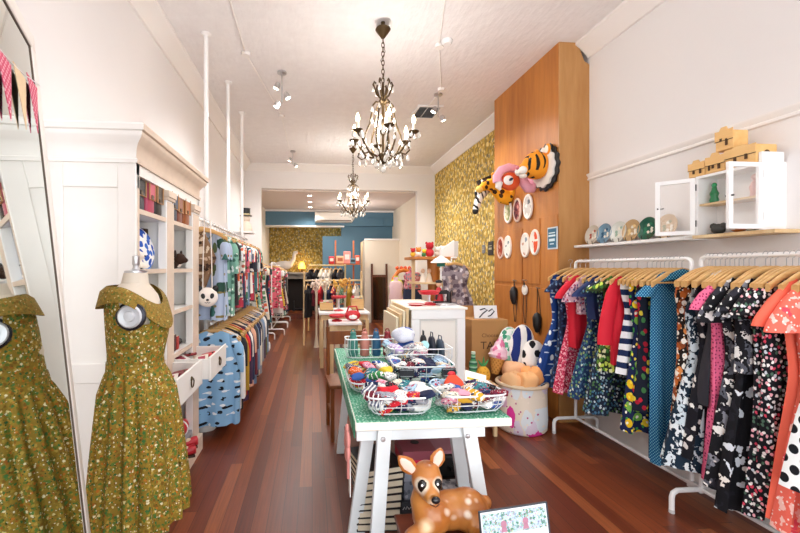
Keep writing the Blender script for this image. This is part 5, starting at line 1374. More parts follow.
# felt animal heads, pointing into the room
def animal(y, z, label, name):
    return thing(name, label, 'wall trophy', (BX - .002, y, z), (0, 0, PI))
def tiger_mat():
    m = NT('tiger_felt', .9)
    v = m.coord(); sp = m.n('ShaderNodeSeparateXYZ'); m.l(v, sp.inputs[0])
    n1 = m.noise(v, 6, 2); n2 = m.noise(m.mapping(v, (.4, 1, 1), (3, 1, 2)), 11, 1)
    f = m.math('FRACT', m.math('MULTIPLY_ADD', n1.outputs['Fac'], .9, m.math('MULTIPLY', sp.outputs['X'], 13)))
    k = m.math('MULTIPLY', m.math('LESS_THAN', f, .34), m.math('GREATER_THAN', n2.outputs['Fac'], .47))
    m.base(m.mix(k, lin('#e8941c'), lin('#17130f')))
    return m.m
M_TIG = tiger_mat()
t = animal(3.73, 2.425, 'orange tiger head with black scalloped mane mounted near the breast corner', 'tiger_head')
t.scale = (.8, 1.06, 1.06)
n = 40
def scal(x, r, amp, k): return [(x, r * (1 + amp * math.cos(k * a)) * math.cos(a), r * 1.05 * (1 + amp * math.cos(k * a)) * math.sin(a)) for a in [2 * PI * j / 80 for j in range(80)]]
put('mane', G().rings([scal(.0, .19, .05, 16), scal(.03, .2, .06, 16), scal(.04, .18, .05, 16)]), M_BLACK, t)
put('ruff', G().rings([scal(.03, .165, .05, 12), scal(.065, .17, .05, 12), scal(.075, .14, .04, 12)]), solid('#ece8e0', .9), t)
g = G().ell((.15, 0, .02), (.16, .125, .13)).ell((.27, 0, -.02), (.1, .075, .07)).ell((.23, 0, .03), (.09, .08, .07))
remesh(put('head', g, M_TIG, t), .009, 8)
put('muzzle', G().ell((.34, .03, -.035), (.05, .045, .038)).ell((.34, -.03, -.035), (.05, .045, .038)).ell((.31, 0, -.075), (.045, .04, .025)), solid('#efeae2', .9), t)
put('nose', G().ell((.385, 0, -.005), (.02, .026, .018)), solid('#c9707a', .6), t)
for s in (-1, 1):
    e = put('ear', G().ell((.075, s * .09, .145), (.02, .045, .05)), solid('#e8941c', .9), t)
    put('inner_ear', G().ell((.09, s * .09, .145), (.012, .03, .035)), solid('#f0e6d8', .9), e)
    put('eye', G().ell((.265, s * .06, .055), (.018, .016, .02)), M_BLACK, t)
t = animal(3.98, 2.35, 'pink flamingo head with looped neck and orange cheek beside the tiger', 'flamingo_head')
M_PK = solid('#e3a3b4', .9, var=.05)
put('wall_plate', G().lathe([(.001, 0), (.1, 0), (.1, .02), (.001, .03)], n=24, axis='X'), M_PK, t)
put('neck', G().tube([(.0, 0, -.07), (.06, 0, -.075), (.1, 0, -.03), (.13, 0, .05), (.19, 0, .115), (.27, 0, .135), (.35, 0, .105), (.395, 0, .04), (.39, 0, -.02)], [.05, .05, .05, .048, .045, .045, .045, .045, .045], 14), M_PK, t)
put('cheek', G().ell((.255, 0, -.01), (.1, .075, .095)), solid('#d9572a', .9), t)
put('beak', G().tube([(.37, 0, -.02), (.38, 0, -.07), (.36, 0, -.1)], [.04, .03, .01], 12), solid('#ece6e0', .8), t)
for s in (-1, 1):
    e = put('eye_patch', G().ell((.3, s * .06, -.01), (.055, .022, .05)), solid('#f0ece8', .9), t)
    put('eye', G().ell((.285, s * .08, -.005), (.026, .008, .014), (0, .5, 0)), solid('#1f2a4a', .4), e)
t = animal(4.48, 2.34, 'yellow giraffe head with brown spots between flamingo and zebra', 'giraffe_head')
M_GIR = cells('giraffe_felt', '#e9a322', [(13, .36, ['#3d2414'], .9, .2)], flat=False)
put('wall_plate', G().lathe([(.001, 0), (.12, 0), (.12, .025), (.001, .035)], n=24, axis='X'), solid('#e9a322', .9), t)
g = G().tube([(.0, 0, -.07), (.08, 0, -.06), (.16, 0, .02), (.22, 0, .08)], [.1, .09, .075, .07], 14).ell((.25, 0, .07), (.1, .065, .07)).tube([(.28, 0, .06), (.36, 0, .02)], [.05, .04], 12)
remesh(put('head', g, M_GIR, t), .009, 6)
put('muzzle', G().ell((.365, 0, .015), (.045, .045, .04)), solid('#efc566', .9), t)
for s in (-1, 1):
    put('horn', G().tube([(.2, s * .03, .13), (.19, s * .035, .2)], [.012, .012], 8).ell((.19, s * .035, .205), (.018, .018, .018)), solid('#d98f1a', .9), t)
    put('ear', G().ell((.18, s * .09, .11), (.02, .045, .022)), solid('#e9a322', .9), t)
    put('eye', G().ell((.29, s * .058, .085), (.016, .01, .016)), M_BLACK, t)
t = animal(4.78, 2.42, 'black and white zebra head nearest the yellow wallpaper', 'zebra_head')
t.location = (BX - .06, 4.72, 2.44); t.rotation_euler = (0, R(30), PI); t.scale = (.88, .9, .9)
M_ZEB = stripes('zebra_felt', ['#f0ede8', '#f0ede8', '#17171a'], 15, 'X', wob=.12, wscale=6)
put('wall_plate', G().lathe([(.001, 0), (.11, 0), (.11, .025), (.001, .035)], n=24, axis='X'), M_BLACK, t)
g = G().tube([(0, 0, .03), (.12, 0, .06), (.2, 0, .05)], [.1, .085, .08], 14).ell((.22, 0, .03), (.1, .07, .08)).tube([(.24, 0, .02), (.33, 0, -.06), (.42, 0, -.14)], [.065, .05, .042], 14)
remesh(put('head', g, M_ZEB, t), .009, 6)
put('muzzle', G().ell((.425, 0, -.15), (.045, .045, .04), (0, .7, 0)), M_BLACK, t)
put('mane', G().obox((.1, 0, .15), (.22, .02, .07), (0, -.1, 0)), M_BLACK, t)
for s in (-1, 1):
    put('ear', G().ell((.16, s * .06, .13), (.018, .025, .05)), solid('#e9e6e0', .9), t)
    put('eye', G().ell((.27, s * .055, .04), (.016, .012, .016)), M_BLACK, t)

# ------------------------------------------------------------------ chandeliers
M_BULB = glow('warm_candle_bulb', '#ffe2ad', 22)
M_CANDLE = solid('#efe6d2', .5)
def chandelier():
    t = thing('chandelier', 'larger nearer brass and crystal chandelier hanging over the aisle', 'chandelier', (.608, 3.4, HC))
    put('ceiling_canopy', G().lathe([(.001, -.001), (.018, -.001), (.018, -.05), (.062, -.055), (.066, -.065), (.05, -.09), (.028, -.12), (.014, -.14), (.001, -.142)], n=22), M_BRASS, t)
    g = G()
    for k in range(10):
        z = -.16 - .038 * k
        pts = [(.012 * math.cos(a), 0, .026 * math.sin(a)) for a in [2 * PI * j / 10 for j in range(11)]]
        g.tube([(p[0], 0, z + p[2]) if k % 2 else (0, p[0], z + p[2]) for p in pts], .0035, 5)
    put('chain', g, M_BRASS, t)
    put('flex', G().tube([(.0, 0, -.14), (.02, .01, -.25), (-.02, 0, -.33), (.012, 0, -.42), (0, 0, -.52)], .003, 5), M_BRASS, t)
    put('stem', G().lathe([(.006, -1.22), (.03, -1.18), (.012, -1.12), (.01, -.98), (.035, -.93), (.012, -.88), (.012, -.72), (.03, -.69), (.014, -.64), (.01, -.52)], n=14), M_BRASS, t)
    def sc(pts, k, a):
        return [(r * k * math.cos(a), r * k * math.sin(a), z) for r, z in pts]
    for k in range(6):
        a = 2 * PI * k / 6
        put('crown_scroll', G().tube(sc([(.015, -.66), (.05, -.63), (.07, -.58), (.085, -.54), (.075, -.515), (.06, -.53)], 1, a), .0085, 6), M_BRASS, t)
        put('cage_rib', G().tube(sc([(.02, -.70), (.06, -.685), (.09, -.72), (.095, -.78), (.115, -.88), (.155, -.97), (.16, -1.04), (.12, -1.12), (.06, -1.18), (.02, -1.21)], 1, a), .008, 6), M_BRASS, t)
    for k in range(6):
        a = 2 * PI * (k + .5) / 6
        arm = put('arm', G().tube(sc([(.02, -1.13), (.08, -1.16), (.15, -1.14), (.2, -1.08), (.225, -1.03), (.255, -1.02), (.27, -1.0)], 1, a), .009, 6).tube(sc([(.15, -1.14), (.2, -1.16), (.235, -1.13), (.225, -1.1)], 1, a), .007, 6), M_BRASS, t)
        x, y = .27 * math.cos(a), .27 * math.sin(a)
        put('drip_pan', G().lathe([(.001, -1.0), (.02, -1.0), (.042, -.985), (.046, -.978), (.02, -.985), (.001, -.985)], (x, y, 0), 16), M_BRASS, arm)
        put('candle_sleeve', G().lathe([(.012, -.985), (.012, -.915), (.001, -.914)], (x, y, 0), 12), M_CANDLE, arm)
        put('bulb', G().lathe([(.008, -.914), (.015, -.9), (.017, -.885), (.01, -.86), (.003, -.84), (.001, -.838)], (x, y, 0), 12), M_BULB, arm)
    drop = G().lathe([(.001, 0), (.004, -.004), (.010, -.022), (.0125, -.034), (.009, -.045), (.001, -.05)], n=8).mesh('crystal_drop', False)
    bead = G().ell((0, 0, 0), (.008, .008, .008), n=8, k=5).mesh('crystal_bead', False)
    spots = []
    for k in range(6):
        a = 2 * PI * (k + .5) / 6
        for q in range(4): spots.append((.27 + .045 * math.cos(q * PI / 2), a + .17 * math.sin(q * PI / 2), -.99))
        for r, z in ((.09, -1.17), (.16, -1.17), (.22, -1.165), (.2, -1.08)): spots.append((r, a, z))
        a = 2 * PI * k / 6
        for r, z in ((.085, -.555), (.1, -.82), (.155, -1.0), (.13, -1.13), (.095, -.72), (.06, -1.2), (.05, -.8), (.06, -.9)): spots.append((r, a, z))
    for r, a, z in spots:
        put('crystal_drop', drop, M_CRYSTAL, t, (r * math.cos(a), r * math.sin(a), z), scale=rnd.uniform(.9, 1.25))
    put('finial_ball', G().ell((0, 0, -1.27), (.026, .026, .03), n=12, k=8), M_CRYSTAL, t)
    put('finial_link', G().cyl((0, 0, -1.21), (0, 0, -1.245), .003, 6), M_BRASS, t)
    return t
ch1 = chandelier()
ch2 = dup(ch1)
ch2.location = (.705, 6.865, HC)
ch2['label'] = 'second brass and crystal chandelier, hanging deeper in the shop before the opening'

# ------------------------------------------------------------------ ceiling fittings
M_SPOT = glow('spot_lamp_face', '#fff3df', 14)
def spotlight(loc, label, n, stem=.12, rz=0):
    t = thing('ceiling_spotlight', label, 'ceiling light', loc, rz, 'ceiling spotlight fittings')
    put('ceiling_plate', G().lathe([(.001, -.001), (.05, -.001), (.05, -.02), (.012, -.03)], n=18), M_STEEL, t)
    put('stem', G().cyl((0, 0, -.02), (0, 0, -stem - .02 - .1 * (n - 1)), .008, 8), M_STEEL, t)
    for k in range(n):
        z = -stem - .1 * k
        s = 1 if k % 2 else -1
        h = put('lamp_head', G().lathe([(.018, 0), (.03, -.02), (.034, -.07), (.03, -.07), (.02, -.03), (.001, -.03)], n=14), M_STEEL, t, (s * .035, 0, z), (0, s * R(-25), 0))
        put('lamp_face', G().ell((0, 0, -.062), (.026, .026, .012), n=12, k=6), M_SPOT, h)
    return t
spotlight((-.323, 4.36, HC), 'three-lamp chrome ceiling spotlight above the wall rails', 3)
spotlight((-.346, 7.3, HC), 'two-lamp chrome ceiling spotlight near the opening', 2)
spotlight((1.53, 4.75, HC), 'two-lamp ceiling spotlight near the timber breast', 2, .16)
spotlight((1.54, 7.2, HC), 'two-lamp ceiling spotlight by the yellow wallpaper', 2)
spotlight((1.35, 1.9, HC), 'added unseen ceiling spotlight washing the clothes racks, ahead of the chandelier', 2)  # fitting added out of view to brighten the right wall and racks
spotlight((.1, 1.7, HC), 'added unseen ceiling spotlight over the dress form, ahead of the chandelier', 2)  # fitting added out of view to brighten the dress form
t = thing('ceiling_vent', 'square dark slotted air vent in the ceiling beside the spotlight', 'vent', (1.54, 5.3, HC))
put('frame', G().box(-.17, .17, -.22, -.19, -.018, -.001).box(-.17, .17, .19, .22, -.018, -.001).box(-.17, -.14, -.19, .19, -.018, -.001).box(.14, .17, -.19, .19, -.018, -.001), M_WHITE, t)
g = G()
for k in range(9): g.obox((0, -.17 + .0425 * k, -.012), (.28, .028, .004), (R(35), 0, 0))
put('vent_slat', g, solid('#8b8d90', .5), t)
put('dark_duct', G().box(-.14, .14, -.19, .19, -.004, -.001), solid('#2c2c2e', .8), t)
for pts, l in (([(-.64, 2.9), (-.65, 4.0), (-.42, 5.6), (-.40, 7.1)], 'surface cable running along the ceiling over the wall rails'), ([(1.0, 2.9), (1.2, 3.7), (1.52, 4.6), (1.5, 7.0)], 'surface cable running along the ceiling on the timber breast side')):
    t = thing('ceiling_conduit', l, 'cable', (0, 0, HC), 0, None)
    put('cable', G().tube([(x, y, -.009) for x, y in pts], .008, 6), M_TRIM, t)
    for x, y in pts[1:3]: put('junction_box', G().lathe([(.001, -.03), (.04, -.03), (.045, -.001), (.001, -.001)], (x, y, 0), 16), M_TRIM, t)
for i, (x, y, l) in enumerate(((1.25, 3.62, 'white ceiling smoke detector between chandelier and timber breast'), (1.2, 6.0, 'white smoke detector near the rear of the ceiling'))):
    t = thing('smoke_detector', l, 'smoke detector', (x, y, HC))
    put('detector_body', G().lathe([(.001, -.04), (.035, -.038), (.05, -.02), (.052, -.001), (.001, -.001)], n=20), M_WHITE, t)
    put('indicator', G().ell((.03, 0, -.036), (.004, .004, .003), n=8, k=4), solid('#bb3333', .4), t)
for i in range(3):
    t = thing('recessed_downlight', f'recessed downlight in the back room ceiling, {ORD[i]} from the opening', 'ceiling light', (-.05, 8.95 + .85 * i, BH), 0, 'recessed downlights in the back room')
    put('bezel', G().lathe([(.045, -.001), (.06, -.006), (.06, -.001)], n=18), M_WHITE, t)
    put('lamp_face', G().lathe([(.001, -.003), (.045, -.003), (.045, -.001), (.001, -.001)], n=18), M_SPOT, t)
t = thing('air_conditioner', 'white split air conditioner on the blue bulkhead', 'air conditioner', (.6, 11.2, 2.70))
put('casing', G().prism([(0, 0), (-.2, .02), (-.22, .08), (-.22, .26), (-.18, .28), (0, .28)], -.52, .52, 'YZ'), solid('#e9e4da', .5), t, bevel=.006)
put('louvre', G().box(-.48, .48, -.225, -.2, .03, .06), solid('#6a5a50', .6), t)
put('seam', G().box(-.52, .52, -.2225, -.219, .1, .104), solid('#b9b2a8', .6), t)
# ------------------------------------------------------------------ white cabinet behind the trestle table
t = thing('display_plinth', 'white moulded-front display cabinet behind the trestle table', 'cabinet', (.96, 3.72, 0))
put('carcass', G().box(-.1, .38, -.3, .3, 0, 1.08), solid('#ece8e0', .5), t, bevel=.003)
put('top_board', G().box(-.12, .40, -.32, .32, 1.08, 1.10), solid('#efeae2', .5), t, bevel=.003)
g = G()
for a in ((-.1, .38, -.315, -.3, 1.0, 1.08), (-.1, .38, -.315, -.3, .06, .14), (-.1, -.03, -.315, -.3, .14, 1.0), (.31, .38, -.315, -.3, .14, 1.0)): g.box(*a)
put('front_frame', g, M_WHITE, t, bevel=.004)
put('inner_moulding', G().box(-.03, -.015, -.309, -.3, .14, 1.0).box(.295, .31, -.309, -.3, .14, 1.0).box(-.015, .295, -.309, -.3, .985, 1.0).box(-.015, .295, -.309, -.3, .14, .155), solid('#d5d3d0', .5), t)
t = thing('leaning_boards', 'stepped pale boards leaning at the side of the white cabinet', 'boards', (.79, 3.70, 0))
for k in range(4): put('board', G().obox((.02 - .03 * k, 0, .55 - .012 * k), (.022, .6, 1.10 - .03 * k), (0, R(1.5), 0)), [M_PALE, solid('#e6d6b8', .7)][k % 2], t)
def cake_stand(loc, label, top, r=.13, h=.17):
    t = thing('cake_stand', label, 'cake stand', loc, 0)
    put('foot', G().lathe([(.001, 0), (r * .6, 0), (r * .62, .012), (.018, .03), (.001, .03)], n=20), top, t)
    put('stem', G().lathe([(.016, .02), (.012, h * .5), (.016, h - .01)], n=12), solid('#d9dde0', .3), t)
    put('plate', G().lathe([(.001, h - .01), (r * .8, h - .01), (r, h + .02), (r * .97, h + .024), (r * .78, h), (.001, h)], n=26), top, t)
    return t
cake_stand((1.09, 3.66, 1.10), 'red and white cake stand on the white cabinet', M_RED, .105, .11)
t = thing('patchwork_sheet', 'flat white tray of trinkets on the white cabinet', 'tray', (1.24, 3.62, 1.10))
put('tray_base', G().box(-.09, .09, -.1, .1, 0, .008), solid('#e4e6e8', .4), t)
put('tray_lip', G().torus((0, 0, .01), .1, .005, 'Z', 24, 6, .9, 1), M_STEEL, t)
t = thing('red_saucer', 'red round dish below the cake stand', 'dish', (.95, 3.6, 1.10))
put('dish_body', G().lathe([(.001, 0), (.05, 0), (.08, .02), (.077, .022), (.001, .006)], n=22), M_RED, t)
put('rim_band', G().torus((0, 0, .02), .078, .003, 'Z', 22, 5), solid('#e9dcd6', .5), t)
t = thing('sewing_machine', 'small black vintage sewing machine shape on the white cabinet', 'ornament', (1.27, 3.80, 1.10))
t.scale = (.75, .75, .75)
put('machine_bed', G().box(-.12, .1, -.05, .05, 0, .03), M_BLACK, t, bevel=.004)
put('machine_arm', G().tube([(.08, 0, .02), (.08, 0, .13), (.05, 0, .15), (-.08, 0, .14), (-.09, 0, .05)], [.03, .028, .028, .024, .014], 10), M_BLACK, t)
put('hand_wheel', G().torus((.115, 0, .13), .035, .007, 'X', 18, 6), M_BLACK, t)
t = thing('red_doll', 'small red dressed doll standing behind the sewing machine', 'doll', (1.25, 3.86, 1.10))
put('dress', G().lathe([(.05, 0), (.035, .1), (.02, .15), (.001, .16)], n=14), M_RED, t)
put('head', G().ell((0, 0, .185), (.028, .028, .03)), solid('#d9a98a', .7), t)
put('hat', G().ell((0, 0, .21), (.034, .034, .018)), M_BLACK, t)
t = thing('parasol_lamp', 'thin white post with small green and white parasol on the white cabinet', 'ornament', (1.40, 4.0, 1.10))
t.location = (1.30, 3.95, 1.10)
put('post', G().cyl((0, 0, 0), (0, 0, .44), .009, 8), M_WHITE, t)
put('post_base', G().lathe([(.001, 0), (.04, 0), (.03, .015), (.001, .016)], n=14), M_WHITE, t)
put('canopy', G().lathe([(.11, .40), (.06, .44), (.015, .465), (.001, .47), (.015, .455), (.06, .43), (.105, .395)], n=10), solid('#ece8de', .8), t)
put('canopy_panel', G().lathe([(.045, .36), (.042, .43), (.02, .435), (.001, .436)], n=8), solid('#1f6a58', .8), t)
# spotted dress on a form behind
garment('dress', 'dress', (1.88, 5.15, 1.58), cells('mauve_grey_spot', '#8a7f86', [(16, .4, ['#c9c2c6', '#5d4f5a', '#b9a8a4'], 1, .5)]), 'mauve grey spotted dress hanging behind the white cabinet', kind='dress', wS=.17, wH=.3, L=.7, seed=900, d=.09)
hanger((1.88, 5.15, 1.58), 'wooden hanger carrying the mauve spotted dress', 'single hangers near the tree shelf')
t = thing('garment_stand', 'slim stand behind the white cabinet carrying the mauve spotted dress', 'stand', (1.88, 5.15, 0))
put('upright', G().cyl((0, .12, .02), (0, .12, 1.585), .012, 8), M_WHITE, t)
put('hook_arm', G().cyl((0, .12, 1.58), (0, -.06, 1.58), .011, 8), M_WHITE, t)
put('base_disc', G().lathe([(.001, 0), (.16, 0), (.16, .02), (.001, .022)], (0, .12, 0), 22), M_WHITE, t)
# tree-trunk shelf with toys
t = thing('timber_post_shelf', 'chunky timber post shelf carrying toys in front of the wallpaper', 'shelf', (1.74, 5.6, 0))
put('post', G().tube([(0, 0, 0), (.01, 0, .6), (-.01, 0, 1.2), (0, 0, 1.56)], [.10, .085, .08, .1], 12), M_PANEL, t)
put('upper_shelf', G().box(-.38, .26, -.22, .22, 1.56, 1.60), M_PANEL, t, bevel=.004)
put('lower_shelf', G().box(-.34, .3, -.2, .2, 1.22, 1.245), M_PALE, t)
put('side_post', G().box(-.33, -.29, -.05, -.01, .0, 1.56), M_PALE, t)
toys = [(1.42, 'red ball-headed toy with yellow body', '#b9242c', '#e0b53a', .10), (1.50, 'white toy with orange hair', '#d9873a', '#ece4d6', .11), (1.58, 'yellow and green toy', '#e6c53a', '#3f7a44', .09), (1.66, 'big red pom-pom toy', '#b01f2c', '#c8313b', .17), (1.78, 'white toy bear with pale scarf', '#e9e2d6', '#d8cfc0', .12), (1.86, 'white plush toy by the card house', '#efe9e0', '#c9b49a', .13), (1.96, 'pink and brown doll', '#d9a99a', '#7a4a3a', .15)]
for i, (x, l, c1, c2, h) in enumerate(toys):
    t = thing('soft_toy', l + ' on the timber post shelf', 'soft toy', (x, 5.55, 1.601), 0, 'toys on the timber post shelf')
    put('toy_body', G().ell((0, 0, h * .35), (h * .38, h * .34, h * .37)), solid(c2, .9), t)
    hd = put('toy_head', G().ell((0, -.01, h * .9), (h * .34, h * .32, h * .32)), solid(c1, .9), t)
    for s in (-1, 1): put('ear', G().ell((s * h * .26, 0, h * 1.15), (h * .1, h * .06, h * .12), n=8, k=5), solid(c1, .9), hd)
t = thing('card_house', 'white card house with sloping roof at the end of the timber post shelf', 'toy house', (1.88, 5.42, 1.601))
t.scale = (.72, .72, .72)
put('house_wall', G().prism([(-.16, 0), (.12, 0), (.12, .32), (-.16, .12)], -.03, .03), solid('#e9e6e2', .7), t)
put('house_side', G().box(.12, .2, -.03, .16, 0, .3), solid('#c9c6c2', .7), t)
for i, (x, c1, l) in enumerate(((1.55, '#e6dccf', 'cream jointed doll on the lower timber shelf'), (1.64, '#d9c6b0', 'pale wooden doll on the lower timber shelf beside the post'), (1.90, '#c9342f', 'red doll on the lower timber shelf'))):
    t = thing('doll', l, 'doll', (x, 5.5, 1.246))
    put('doll_body', G().lathe([(.05, 0), (.03, .09), (.02, .12), (.001, .13)], n=12), solid(c1, .8), t)
    put('doll_head', G().ell((0, 0, .155), (.03, .03, .033)), solid('#e3bfa2', .7), t)
# kid outfits on small stands
def outfit(loc, label, top, bottom, w=.15, h=1.05):
    t = thing('dress_form', label, 'dress form', loc, 0, None)
    put('stand_pole', G().cyl((0, 0, .02), (0, 0, h), .012, 8), M_PALE, t)
    put('stand_base', G().lathe([(.001, 0), (.16, 0), (.15, .025), (.001, .03)], n=18), M_PALE, t)
    put('form_body', G().rings([[(w * k * math.cos(a), w * .6 * k * math.sin(a), z) for a in [2 * PI * j / 16 for j in range(16)]] for z, k in ((h - .02, .35), (h, .4), (h + .03, .7), (h + .08, .95), (h + .2, .8), (h + .3, .95), (h + .36, .75), (h + .38, .3), (h + .44, .28))]), top, t)
    put('lower_garment', G().rings([[(w * k * math.cos(a), w * .6 * k * math.sin(a), z) for a in [2 * PI * j / 20 for j in range(20)]] for z, k in ((h - .32, 1.15), (h - .1, 1.05), (h + .1, .85))]), bottom, t)
    return t
outfit((1.78, 7.0, 0), 'dress form in pink patterned top and denim skirt', cells('pink_grey_pattern', '#c97f88', [(20, .4, ['#7a8a94', '#e0b0b0', '#a83f52'], 1, .5)]), solid('#27304a', .9), .17, 1.0)
outfit((1.40, 6.6, 0), 'small dress form in white and pink nightdress', solid('#e9c9cc', .9), solid('#ece6e0', .9), .13, .85)
outfit((1.58, 7.4, 0), 'small dress form in lime yellow top and brown skirt', solid('#cfd93a', .9), solid('#6a5238', .9), .13, .85)
t = thing('orange_arch_frame', 'orange wooden arch frame with scalloped top standing behind the dress forms', 'frame', (1.86, 8.05, 0))
t.scale = (.85, 1, .98)
pts = [(-.28, 0, 0), (-.28, 0, .9), (-.24, 0, 1.25), (-.12, 0, 1.4), (0, 0, 1.43), (.12, 0, 1.4), (.24, 0, 1.25), (.28, 0, .9), (.28, 0, 0)]
put('arch', G().tube(pts, .045, 10), solid('#d9772a', .5), t)
for x in (-.15, -.05, .05, .15): put('scallop', G().ell((x, 0, 1.47), (.045, .03, .04)), solid('#d9572a', .5), t)
put('mirror_panel', G().box(-.24, .24, -.01, .01, .05, 1.22), solid('#8a6f5c', .2, .6), t)
t = thing('folded_blanket', 'cream rolled textiles on a low box before the orange arch', 'textile', (1.27, 5.0, 0))
t.location = (1.20, 4.9, 0)
put('low_box', G().box(-.22, .22, -.25, .25, 0, .92), solid('#d6c4a2', .7), t)
for k in range(3): put('roll', G().cyl((-.2, -.16 + .15 * k, .98), (.2, -.16 + .15 * k, .98), .06, 14), solid('#e9dfc8', .9), t)

# ------------------------------------------------------------------ mid floor: tables, frames, racks
t = thing('side_table', 'pale timber side table with white top in the middle of the floor', 'table', (.47, 6.1, 0))
put('tabletop', G().box(-.37, .37, -.35, .35, .77, .80), M_WHITE, t, bevel=.003)
put('apron', G().box(-.34, .34, -.32, .32, .69, .77), M_PALE, t)
for sx in (-.33, .33):
    for sy in (-.31, .31): put('leg', G().box(sx - .025, sx + .025, sy - .025, sy + .025, 0, .69), M_PALE, t)
t = thing('side_table', 'smaller timber stool table with white top before the pale side table', 'table', (.44, 5.3, 0))
put('tabletop', G().box(-.22, .2, -.2, .2, .71, .74), M_WHITE, t, bevel=.003)
for sx in (-.19, .17):
    for sy in (-.17, .17): put('leg', G().box(sx - .025, sx + .025, sy - .025, sy + .025, 0, .71), M_PALE, t)
put('apron', G().box(-.18, .16, -.165, .165, .63, .71), M_PALE, t)
cake_stand((.40, 6.0, .80), 'white stemmed cake stand with red plate on the pale side table', M_RED, .12, .2)
cake_stand((.33, 5.3, .74), 'low red cake stand on the smaller stool table', M_RED, .11, .06)
t = thing('red_helmet', 'red and white rounded bag on the smaller stool table', 'bag', (.54, 5.32, .74))
put('bag_body', G().ell((0, 0, .07), (.11, .09, .07)), M_RED, t)
put('white_patch', G().ell((0, -.06, .06), (.06, .04, .035)), M_WHITE, t)
put('handle', G().tube([(-.08, 0, .1), (-.05, 0, .19), (.05, 0, .19), (.08, 0, .1)], .012, 6), M_RED, t)
for i, (x, y, w, h, c, l) in enumerate(((.22, 6.15, .2, .12, '#c99a5a', 'timber tray crate on the pale side table'), (.70, 6.2, .18, .17, '#b98a52', 'open timber crate at the end of pale side table'))):
    t = thing('wooden_crate', l, 'crate', (x, y, .80), 0)
    put('crate_side', G().box(-w / 2, w / 2, -.12, -.108, 0, h).box(-w / 2, w / 2, .108, .12, 0, h).box(-w / 2, -w / 2 + .012, -.108, .108, 0, h).box(w / 2 - .012, w / 2, -.108, .108, 0, h), wood_mat('crate_pine' + str(i), c, '#dcb87f', 4, 'X'), t)
    put('crate_base', G().box(-w / 2, w / 2, -.12, .12, 0, .01), M_PALE, t)
    for k in range(4): 
        o = put('small_box', G().box(-.03, .03, -.03, .03, 0, h * 1.15), solid(['#e9e2d2', '#a8c46a', '#c8434a', '#5f8a9c'][k], .7), None, (x - w * .3 + w * .2 * k, y, .811), .1 * k)
        put('lid', G().box(-.032, .032, -.032, .032, h * .95, h * 1.17), solid(['#c8434a', '#e9e2d2', '#ece6da', '#d9c9a0'][k], .7), o)
        tag(o, f"{['cream', 'green', 'red', 'blue grey'][k]} small boxed gift in the {['timber tray', 'open timber'][i]} crate", 'box', 'boxed gifts in timber crates')
def wood_frame(x0, x1, y, zr, ztop, label, mat, spread=.22, rails=(1,)):
    t = thing('clothes_stand', label, 'clothing rack', (0, y, 0), 0, None)
    for x in (x0, x1):
        for s in (-1, 1): put('leg', G().cyl((x, s * spread, 0), (x, -s * .03, ztop), .018, 8), mat, t)
        put('foot_rail', G().cyl((x, -spread * .85, .14), (x, spread * .85, .14), .011, 8), mat, t)
    put('hanging_rail', G().cyl((x0 - .02, 0, zr), (x1 + .02, 0, zr), .016, 8), mat, t)
    return t
wood_frame(-.15, .95, 7.7, 1.20, 1.37, 'pale timber A-frame clothes rack behind the side table', M_PALE)
gold = solid('#d6bf8a', .35, .4)
wood_frame(-.08, .78, 9.4, 1.50, 1.53, 'pale gold garment frame deeper in the back room', gold, .2)
# garments on the two frames: they hang along X, so the frames' garments turn by a quarter
fl = [('black', 'shift', -.08, .62), ('burgundy', 'shirt', .10, .4), ('scarlet', 'shirt', .19, .36), ('teal', 'shirt', .28, .38), ('navy', 'shirt', .36, .36), ('redblue', 'shirt', .45, .38), ('mint', 'shirt', .54, .36), ('white', 'shirt', .84, .5), ('mustard', 'shirt', .72, .42)]
for i, (k, kd, x, L) in enumerate(fl):
    rz = PI / 2 + R(rnd.uniform(-30, -8))
    garment('shirt', 'shirt', (x, 7.7, 1.20), L_[k], f'{words_.get(k, k)} small garment on the pale A-frame rack, {ORD[i]} along', kind=kd, wS=.15, wH=.19, L=L, seed=500 + i, group='garments on the pale A-frame rack', rz=rz, low=True, slv=.12)
    hanger((x, 7.7, 1.20), f'wooden hanger on the pale A-frame rack, {ORD[i]} along', 'hangers on the pale A-frame rack', rz=rz)
fl2 = [('black', -.0), ('black', .12), ('cream', .27), ('white', .36), ('cream', .44), ('black', .56), ('charcoal', .66)]
for i, (k, x) in enumerate(fl2):
    rz = PI / 2 + R(rnd.uniform(-35, -15))
    garment('shirt', 'shirt', (x, 9.4, 1.50), L_[k], f'{k} top on the gold frame in the back room, {ORD[i]} along', kind='shirt', wS=.16, wH=.2, L=.42, seed=600 + i, group='tops on the gold frame', rz=rz, low=True, slv=.14)
    hanger((x, 9.4, 1.50), f'wooden hanger on the gold frame, {ORD[i]} along', 'hangers on the gold frame', rz=rz)
